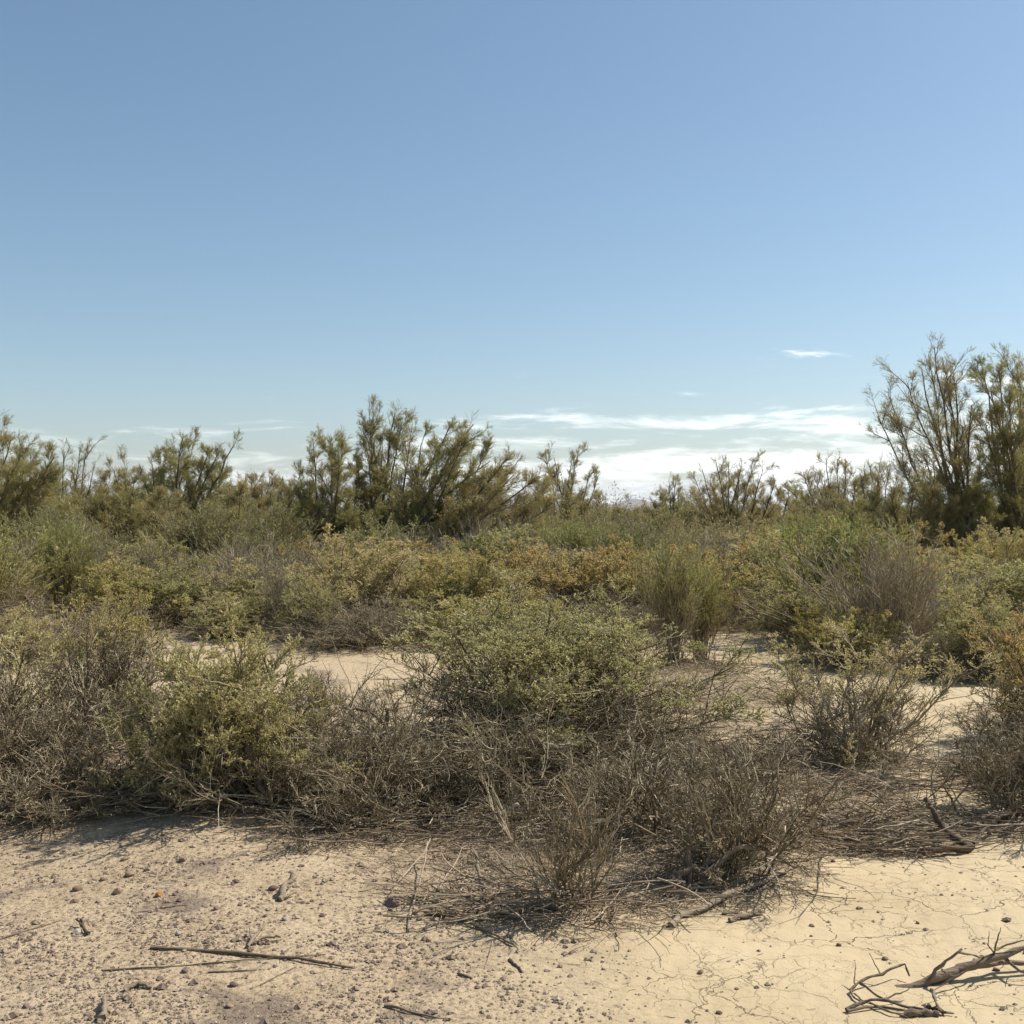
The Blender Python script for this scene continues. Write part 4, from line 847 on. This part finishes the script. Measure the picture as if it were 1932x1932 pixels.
def stone(u, v, wpx, mat, label, seed, flat=.62, cat='stone'):
    rg = np.random.default_rng(900 + seed); x, y = at(u, v); w = wpx / F * y / 2
    V, Fc = ico(rg); V = V * np.array([1, rg.uniform(.7, 1), flat]) * w * 1.1
    G = Geo(); G.add(V, Fc, np.full(len(V), rg.random()), np.zeros(len(V)))
    o = obj('stone', G.mesh('stone', mat, False), loc=(x, y, float(hgt(x, y)) + w * flat * .45)); o.rotation_euler = (rg.normal(0, .15), rg.normal(0, .15), rg.uniform(0, 6))
    tag(o, label, cat, 'stones and clods on the sand')
for i, (u, v, w, mt, lab) in enumerate([
    (301, 1706, 20, 'stone_orange', 'bright orange brown stone on the gravel'), (740, 1724, 30, 'stone_maroon', 'largest maroon stone, centre of the gravel, left of the forked twig'),
    (147, 1688, 19, 'stone_brown', 'brown stone at the left end of the row of stones'), (222, 1697, 20, 'stone_brown', 'brown stone left of the orange stone'), (246, 1668, 18, 'stone_brown', 'brown stone up and left of the orange stone'),
    (195, 1673, 13, 'stone_brown', 'small brown stone between two bigger brown stones left of the orange one'), (235, 1641, 15, 'stone_brown', 'small stone nearest the shadow of the leaning saltbush'),
    (345, 1648, 17, 'stone_brown', 'flat brown stone in front of the leaning saltbush stump'), (276, 1661, 12, 'stone_maroon', 'small dark stone just up and left of the orange stone'), (516, 1702, 18, 'stone_maroon', 'dark stone beside the pale splintered wood chunk'),
    (408, 1733, 14, 'stone_maroon', 'dark stone midway between the orange stone and the splintered wood'), (453, 1727, 11, 'stone_maroon', 'small dark stone left below the splintered wood chunk'), (349, 1838, 14, 'stone_maroon', 'dark stone just under the two crossed sticks'),
    (51, 1892, 15, 'stone_maroon', 'pointed maroon stone in the bottom left corner'), (608, 1744, 12, 'stone_maroon', 'dark stone right of the splintered wood chunk'), (330, 1706, 10, 'stone_maroon', 'small grey stone touching the right side of the orange stone'),
    (337, 1773, 13, 'stone_pale', 'grey stone above the longest stick'), (146, 1766, 17, 'stone_pale', 'pale oval stone beside the small dark forked twig'), (538, 1752, 14, 'stone_pale', 'pale grey stone above the pale forked driftwood'),
    (433, 1902, 15, 'stone_brown', 'brown stone near the bottom edge left of centre'), (441, 1862, 16, 'stone_maroon', 'flat purple grey stone below the crossed sticks'), (104, 1672, 12, 'stone_brown', 'small brown stone at the upper left of the gravel'),
    (185, 1712, 9, 'stone_maroon', 'tiny dark stone below the row of brown stones'), (625, 1790, 11, 'stone_pale', 'small pale stone right of the driftwood'), (808, 1782, 12, 'stone_brown', 'brown stone under the pale forked twig'),
    (1670, 1815, 12, 'clod', 'reddish dark clod in the middle of the cracked clay'), (1583, 1786, 10, 'clod', 'dark clod higher on the cracked clay, left of the middle one'), (1322, 1843, 12, 'clod', 'dark clod at the lower left of the clay'),
    (1390, 1873, 8, 'clod', 'tiny dark clod right below the lower left clod'), (1357, 1915, 12, 'clod', 'dark crumbly clod near the bottom edge of the clay'), (1879, 1842, 14, 'clod', 'dark clod beneath the fallen branch'),
    (1731, 1748, 8, 'clod', 'tiny clod on the upper right of the clay'), (1532, 1750, 10, 'clod', 'small brown clod on the upper left of the clay'), (1572, 1632, 9, 'clod', 'small clod on clay below the twig heap')]):
    stone(u, v, w, M[mt], lab, i, flat=.62)

# gravel: thousands of small stones in one mesh
def gravel():
    rg = np.random.default_rng(77); G = Geo(); V0 = []
    base = np.array([(1, 0, 0), (0, 1, 0), (-1, 0, 0), (0, -1, 0), (0, 0, 1), (.7, .7, .5), (-.7, .7, .5), (-.7, -.7, .5), (.7, -.7, .5)], float)
    Fq = np.array([(0, 5, 4, 8), (1, 6, 4, 5), (2, 7, 4, 6), (3, 8, 4, 7), (0, 1, 5, 5), (1, 2, 6, 6), (2, 3, 7, 7), (3, 0, 8, 8)])
    n = 95000; y = 3.2 + rg.random(n) ** .9 * 3.6; x = rg.uniform(-.52, .52, n) * y
    p = np.clip(.5 + (.05 + .22 * np.sin(y * 2.3) - x) / .8, .045, 1)
    p = p * np.where((y > 5.2) & (x < -.3), .28, 1)
    cl = .5 + .5 * np.sin(x * 5.1 + 2 * np.sin(y * 3.3)) * np.sin(y * 6.2 + 1.5 * np.sin(x * 4)); p = p * (.12 + 1.25 * cl ** 2)
    k = rg.random(n) < p; x, y = x[k], y[k]; n = len(x)
    s = np.clip(rg.lognormal(math.log(.0036), .52, n), .0014, .019)
    V = base[None] * (1 + rg.normal(0, .16, (n, 9, 3))); a = rg.uniform(0, 6.28, n); c, sn = np.cos(a)[:, None], np.sin(a)[:, None]
    V = np.stack([V[..., 0] * c - V[..., 1] * sn, (V[..., 0] * sn + V[..., 1] * c) * .85, V[..., 2] * .75], -1) * s[:, None, None]
    V += np.stack([x, y, hgt(x, y) + s * .05], 1)[:, None]
    f = Fq[None] + (np.arange(n) * 9)[:, None, None]
    G.add(V, f, np.repeat(rg.random(n), 9), np.zeros(n * 9))
    tag(obj('gravel', G.mesh('gravel', M['gravel'])), 'small dark pebbles and crumbs strewn over the sand', 'gravel', kind='stuff')
gravel()

# twig litter under and around the bushes
def litter():
    rg = np.random.default_rng(78); G = Geo(); n = 40000
    xs, ys, dirs, Ls, rs = [], [], [], [], []
    w = np.array([rx * ry * s for _, _, rx, ry, s in LITTER]); pick = rg.choice(len(LITTER), n, p=w / w.sum()); LA = np.array(LITTER)[pick]
    rad = np.sqrt(rg.random(n)) * 1.12 + np.abs(rg.normal(0, .06, n)); a = rg.uniform(0, 6.28, n); x = LA[:, 0] + np.cos(a) * rad * LA[:, 2]; y = LA[:, 1] + np.sin(a) * rad * LA[:, 3]
    th = rg.uniform(0, 6.28, n); L = np.clip(rg.lognormal(math.log(.06), .6, n), .02, .45); D = np.stack([np.cos(th), np.sin(th), rg.normal(.0, .12, n)], 1)
    P = grow(np.stack([x, y, np.zeros(n)], 1), D, L, 5, rg, wig=.14)
    P[..., 2] = hgt(P[..., 0], P[..., 1]) + .003 + rg.uniform(0, .018, (n, 1)) + np.abs(P[..., 2]) * .6
    r = rg.uniform(.0009, .0022, n) * (.7 + L * 3); G.tubes(P, taper(r, r * .6, 5), 3, rg)
    # long matted sticks in the right-hand heaps, mostly lying sideways
    for u, v, rx, ry, m, thm, ths in [(1600, 1585, .46, .22, 380, -.12, .3), (1690, 1615, .30, .09, 150, -.1, .25), (1620, 1500, .5, .2, 170, .0, .3), (1760, 1470, .3, .12, 40, .0, .3), (1080, 1720, .4, .2, 170, .1, .6), (900, 1735, .3, .18, 90, .2, .6), (1370, 1310, .9, .9, 60, .1, 1.3), (1390, 1440, .5, .4, 120, .1, .9),
                                      (1900, 1590, .25, .2, 90, .4, .3), (1880, 1500, .3, .4, 120, .2, .4), (1000, 1560, .8, .5, 420, .1, .7), (700, 1590, .5, .3, 220, .0, .6), (250, 1545, .6, .2, 260, .0, .5), (60, 1560, .4, .3, 160, .2, .5), (430, 1560, .4, .1, 120, 0, .5)]:
        cx, cy = at(u, v); x = cx + rg.normal(0, .5, m) * rx; y = cy + rg.normal(0, .5, m) * ry; t = rg.normal(thm, ths, m) + (rg.random(m) < .5) * np.pi
        t = t + rg.normal(0, .25, m); D = np.stack([np.cos(t), np.sin(t), rg.normal(0, .12, m)], 1); L = np.clip(rg.lognormal(math.log(.15), .5, m), .04, .42)
        P = grow(np.stack([x, y, np.zeros(m)], 1), D, L, 7, rg, wig=.13); P[..., 2] = hgt(P[..., 0], P[..., 1]) + .004 + rg.random((m, 1)) ** 1.5 * .09 + np.abs(P[..., 2]) * .4
        r = rg.uniform(.0018, .0048, m); G.tubes(P, taper(r, r * .5, 7), 4, rg)
    # a thin scatter on open ground
    m = 800; y = 3.2 + rg.random(m) * 9; x = rg.uniform(-.5, .5, m) * y; t = rg.uniform(0, 6.28, m); L = rg.uniform(.008, .05, m)
    P = grow(np.stack([x, y, np.zeros(m)], 1), np.stack([np.cos(t), np.sin(t), t * 0], 1), L, 4, rg, wig=.3); P[..., 2] = hgt(P[..., 0], P[..., 1]) + .002
    G.tubes(P, taper(np.full(m, .0012), np.full(m, .0008), 4), 3, rg)
    tag(obj('twig_litter', G.mesh('twig_litter', M['litter'])), 'dry twig litter matted on the ground under the bushes', 'litter', kind='stuff')
litter()

# small pale sprig before the right saltbush
rg = np.random.default_rng(90); S_, L_ = Geo(), Geo()
A = grow(np.array([[0, 0, 0.]]), np.array([[-.02, 0, 1.]]), np.array([.26]), 7, rg, wig=.03); S_.tubes(A, taper(np.array([.003]), np.array([.0012]), 7), 5, rg)
s, d, L, t, _ = kids(A, 16, .25, 1, rg, .9, .3); B = grow(s, d, L, 4, rg, up=.1, wig=.05); S_.tubes(B, taper(np.full(16, .0015), np.full(16, .0008), 4), 3, rg)
for P_, k in ((A, 110), (B, 34)):
    c, td, idx, tt = along(P_, k, .2, 1, rg); L_.blades(c, td + rg.normal(0, .7, c.shape), rg.uniform(.008, .014, len(c)), rg.uniform(.004, .006, len(c)), rg)
x, y = at(1588, 1478); shrub('seedling', (S_.mesh('stems', M['twig']), L_.mesh('foliage', M['straw'])), x, y - .1, 'small spiky pale sprig standing before the right saltbush', cat='plant')

# ------------------------------------------------------------------ hills
def hills():
    m, n, l = nt('hill_rock'); b = n.new('ShaderNodeBsdfPrincipled'); b.inputs['Roughness'].default_value = .95
    t = N(n, 'ShaderNodeTexNoise'); t.inputs['Scale'].default_value = .006; t.inputs['Detail'].default_value = 8
    g = n.new('ShaderNodeNewGeometry'); l.new(g.outputs['Position'], t.inputs['Vector'])
    r = ramp(n, [(.3, (.16, .12, .10)), (.7, (.30, .24, .19))]); l.new(t.outputs[0], r.inputs[0]); l.new(r.outputs[0], b.inputs['Base Color'])
    o = n.new('ShaderNodeOutputMaterial'); l.new(b.outputs[0], o.inputs[0])
    nx, ny = 340, 26; xs = np.linspace(-7000, 7000, nx); ys = np.linspace(0, 2200, ny); X, Y = np.meshgrid(xs, ys); Z = np.zeros_like(X)
    for j in range(ny):
        for i in range(nx):
            q = Vector((X[j, i] / 420, Y[j, i] / 420, 3.1)); Z[j, i] = mnoise.multi_fractal(q, .9, 2.2, 6)
    Z = (Z - Z.min()) / (Z.max() - Z.min()); prof = np.sin(np.pi * np.clip(Y / 2200, 0, 1)) ** .8
    env = .35 + .75 * np.exp(-((X - 900) / 900) ** 2) + .3 * np.exp(-((X + 4500) / 1500) ** 2) + .3 * np.exp(-((X - 4800) / 1500) ** 2)
    Z = Z * prof * env * 150 - 3
    V = np.stack([X, Y + 9000, Z], -1).reshape(-1, 3); i = np.arange(ny - 1)[:, None] * nx + np.arange(nx - 1)[None]; Fc = np.stack([i, i + 1, i + nx + 1, i + nx], -1).reshape(-1, 4)
    G = Geo(); G.add(V, Fc, np.zeros(len(V)), np.zeros(len(V)))
    tag(obj('hills', G.mesh('hills', m, True)), 'faint blue distant desert hills on the horizon', kind='structure')
hills()
# haze
def haze():
    me = bpy.data.meshes.new('haze'); x, y0, y1, z0, z1 = 9500, -3500, 14500, -6, 260
    v = [(-x, y0, z0), (x, y0, z0), (x, y1, z0), (-x, y1, z0), (-x, y0, z1), (x, y0, z1), (x, y1, z1), (-x, y1, z1)]
    me.from_pydata(v, [], [(0, 3, 2, 1), (4, 5, 6, 7), (0, 1, 5, 4), (1, 2, 6, 5), (2, 3, 7, 6), (3, 0, 4, 7)])
    m, n, l = nt('haze_air'); pv = n.new('ShaderNodeVolumePrincipled'); pv.inputs['Color'].default_value = (.80, .88, 1, 1); pv.inputs['Density'].default_value = HZ; pv.inputs['Anisotropy'].default_value = .2
    o = n.new('ShaderNodeOutputMaterial'); l.new(pv.outputs[0], o.inputs['Volume']); me.materials.append(m)
    tag(obj('haze', me), 'thin desert haze', kind='stuff')
HZ = 0.00006
haze()

# ------------------------------------------------------------------ light, sky, camera
SUN_AZ, SUN_EL = math.radians(68), math.radians(50)
def world():
    w = bpy.data.worlds.new('World'); SC.world = w; w.use_nodes = True; n = w.node_tree.nodes; l = w.node_tree.links; n.clear()
    sky = n.new('ShaderNodeTexSky'); sky.sky_type = 'NISHITA'; sky.sun_disc = False; sky.sun_elevation = SUN_EL; sky.sun_rotation = SUN_AZ
    sky.air_density = 1.0; sky.dust_density = DUST; sky.ozone_density = OZ; sky.altitude = 50
    tc = n.new('ShaderNodeTexCoord'); sx = n.new('ShaderNodeSeparateXYZ'); l.new(tc.outputs['Generated'], sx.inputs[0])
    x, y, z = sx.outputs
    # cloud sheet coordinates: azimuth-like and elevation
    yy = math_(n, l, 'MAXIMUM', y, .05); az = math_(n, l, 'DIVIDE', x, yy); el = math_(n, l, 'DIVIDE', z, yy)
    cb = n.new('ShaderNodeCombineXYZ'); l.new(math_(n, l, 'MULTIPLY', az, 7.5), cb.inputs[0]); l.new(math_(n, l, 'MULTIPLY', el, 52), cb.inputs[1]); cb.inputs[2].default_value = 2.7
    t = N(n, 'ShaderNodeTexNoise'); t.inputs['Scale'].default_value = 1.0; t.inputs['Detail'].default_value = 8; t.inputs['Roughness'].default_value = .64; t.inputs['Distortion'].default_value = .35; l.new(cb.outputs[0], t.inputs['Vector'])
    # bias: strong near the horizon on the right, faint elsewhere
    eb = n.new('ShaderNodeMapRange'); eb.inputs[1].default_value = .0; eb.inputs[2].default_value = .135; eb.inputs[3].default_value = .23; eb.inputs[4].default_value = -.17; l.new(el, eb.inputs[0])
    ab = n.new('ShaderNodeMapRange'); ab.inputs[1].default_value = -.15; ab.inputs[2].default_value = .35; ab.inputs[3].default_value = -.06; ab.inputs[4].default_value = .07; l.new(az, ab.inputs[0])
    hi = n.new('ShaderNodeMapRange'); hi.inputs[1].default_value = .15; hi.inputs[2].default_value = .19; hi.inputs[3].default_value = 0; hi.inputs[4].default_value = -.5; l.new(el, hi.inputs[0])
    c2 = n.new('ShaderNodeCombineXYZ'); l.new(math_(n, l, 'MULTIPLY', az, 22), c2.inputs[0]); l.new(math_(n, l, 'MULTIPLY', math_(n, l, 'ADD', el, math_(n, l, 'MULTIPLY', az, .22)), 210), c2.inputs[1])
    t2 = N(n, 'ShaderNodeTexNoise'); t2.inputs['Scale'].default_value = 1.0; t2.inputs['Detail'].default_value = 6; l.new(c2.outputs[0], t2.inputs['Vector'])
    dx = math_(n, l, 'DIVIDE', math_(n, l, 'SUBTRACT', az, .275), .06); dz = math_(n, l, 'DIVIDE', math_(n, l, 'SUBTRACT', math_(n, l, 'ADD', el, math_(n, l, 'MULTIPLY', az, .22)), .2045), .010)
    rr2 = math_(n, l, 'ADD', math_(n, l, 'MULTIPLY', dx, dx), math_(n, l, 'MULTIPLY', dz, dz)); wisp = math_(n, l, 'MULTIPLY', math_(n, l, 'SUBTRACT', 1.0, rr2, True), math_(n, l, 'MULTIPLY', math_(n, l, 'SUBTRACT', t2.outputs[0], .38), .62))
    eb_ = math_(n, l, 'ADD', math_(n, l, 'ADD', eb.outputs[0], hi.outputs[0]), wisp)
    q = math_(n, l, 'ADD', t.outputs[0], math_(n, l, 'ADD', eb_, ab.outputs[0]))
    mk = n.new('ShaderNodeMapRange'); mk.interpolation_type = 'SMOOTHSTEP'; mk.inputs[1].default_value = .48; mk.inputs[2].default_value = .72; l.new(q, mk.inputs[0])
    up = n.new('ShaderNodeMapRange'); up.inputs[1].default_value = -.01; up.inputs[2].default_value = .0; l.new(z, up.inputs[0])
    amt = n.new('ShaderNodeMapRange'); amt.inputs[1].default_value = -.25; amt.inputs[2].default_value = .10; amt.inputs[3].default_value = .6; amt.inputs[4].default_value = .9; l.new(az, amt.inputs[0])
    front = math_(n, l, 'GREATER_THAN', y, .1)
    mask = math_(n, l, 'MULTIPLY', math_(n, l, 'MULTIPLY', mk.outputs[0], amt.outputs[0]), math_(n, l, 'MULTIPLY', up.outputs[0], front))
    hs = n.new('ShaderNodeHueSaturation'); hs.inputs['Saturation'].default_value = SAT; hs.inputs['Hue'].default_value = HUE; hs.inputs['Value'].default_value = VAL; l.new(sky.outputs[0], hs.inputs['Color'])
    col = mixc(n, l, mask, hs.outputs[0], CLOUD)
    bg = n.new('ShaderNodeBackground'); l.new(col, bg.inputs[0]); bg.inputs[1].default_value = .0775
    o = n.new('ShaderNodeOutputWorld'); l.new(bg.outputs[0], o.inputs[0])
DUST, OZ = .8, 1.5
SAT, HUE, VAL, CLOUD = 1.03, .491, 1.0, (12.2, 12.5, 12.0)
world()
ld = bpy.data.lights.new('sun', 'SUN'); ld.energy = 4.0; ld.angle = math.radians(.53); ld.color = (1, .945, .86)
lo = bpy.data.objects.new('sun', ld); COL.objects.link(lo)
sd = Vector((math.sin(SUN_AZ) * math.cos(SUN_EL), math.cos(SUN_AZ) * math.cos(SUN_EL), math.sin(SUN_EL)))
lo.rotation_euler = sd.to_track_quat('Z', 'Y').to_euler(); lo.location = (0, 0, 30)

cd = bpy.data.cameras.new('camera'); cam = bpy.data.objects.new('camera', cd); COL.objects.link(cam)
cam.location = (0, 0, EYE); cam.rotation_euler = (math.radians(90), 0, 0)
cd.sensor_width = 36; cd.lens = 36 * F / 1932; cd.clip_start = .05; cd.clip_end = 40000
cd.shift_y = -(966 - H0) / 1932
SC.camera = cam
SC.view_settings.view_transform = 'Standard'; SC.view_settings.look = 'None'; SC.view_settings.exposure = 0.68; SC.view_settings.gamma = 1
SC.cycles.max_bounces = 6; SC.cycles.diffuse_bounces = 3; SC.cycles.glossy_bounces = 2; SC.cycles.transmission_bounces = 4; SC.cycles.transparent_max_bounces = 4; SC.cycles.volume_bounces = 0
SC.cycles.use_denoising = True
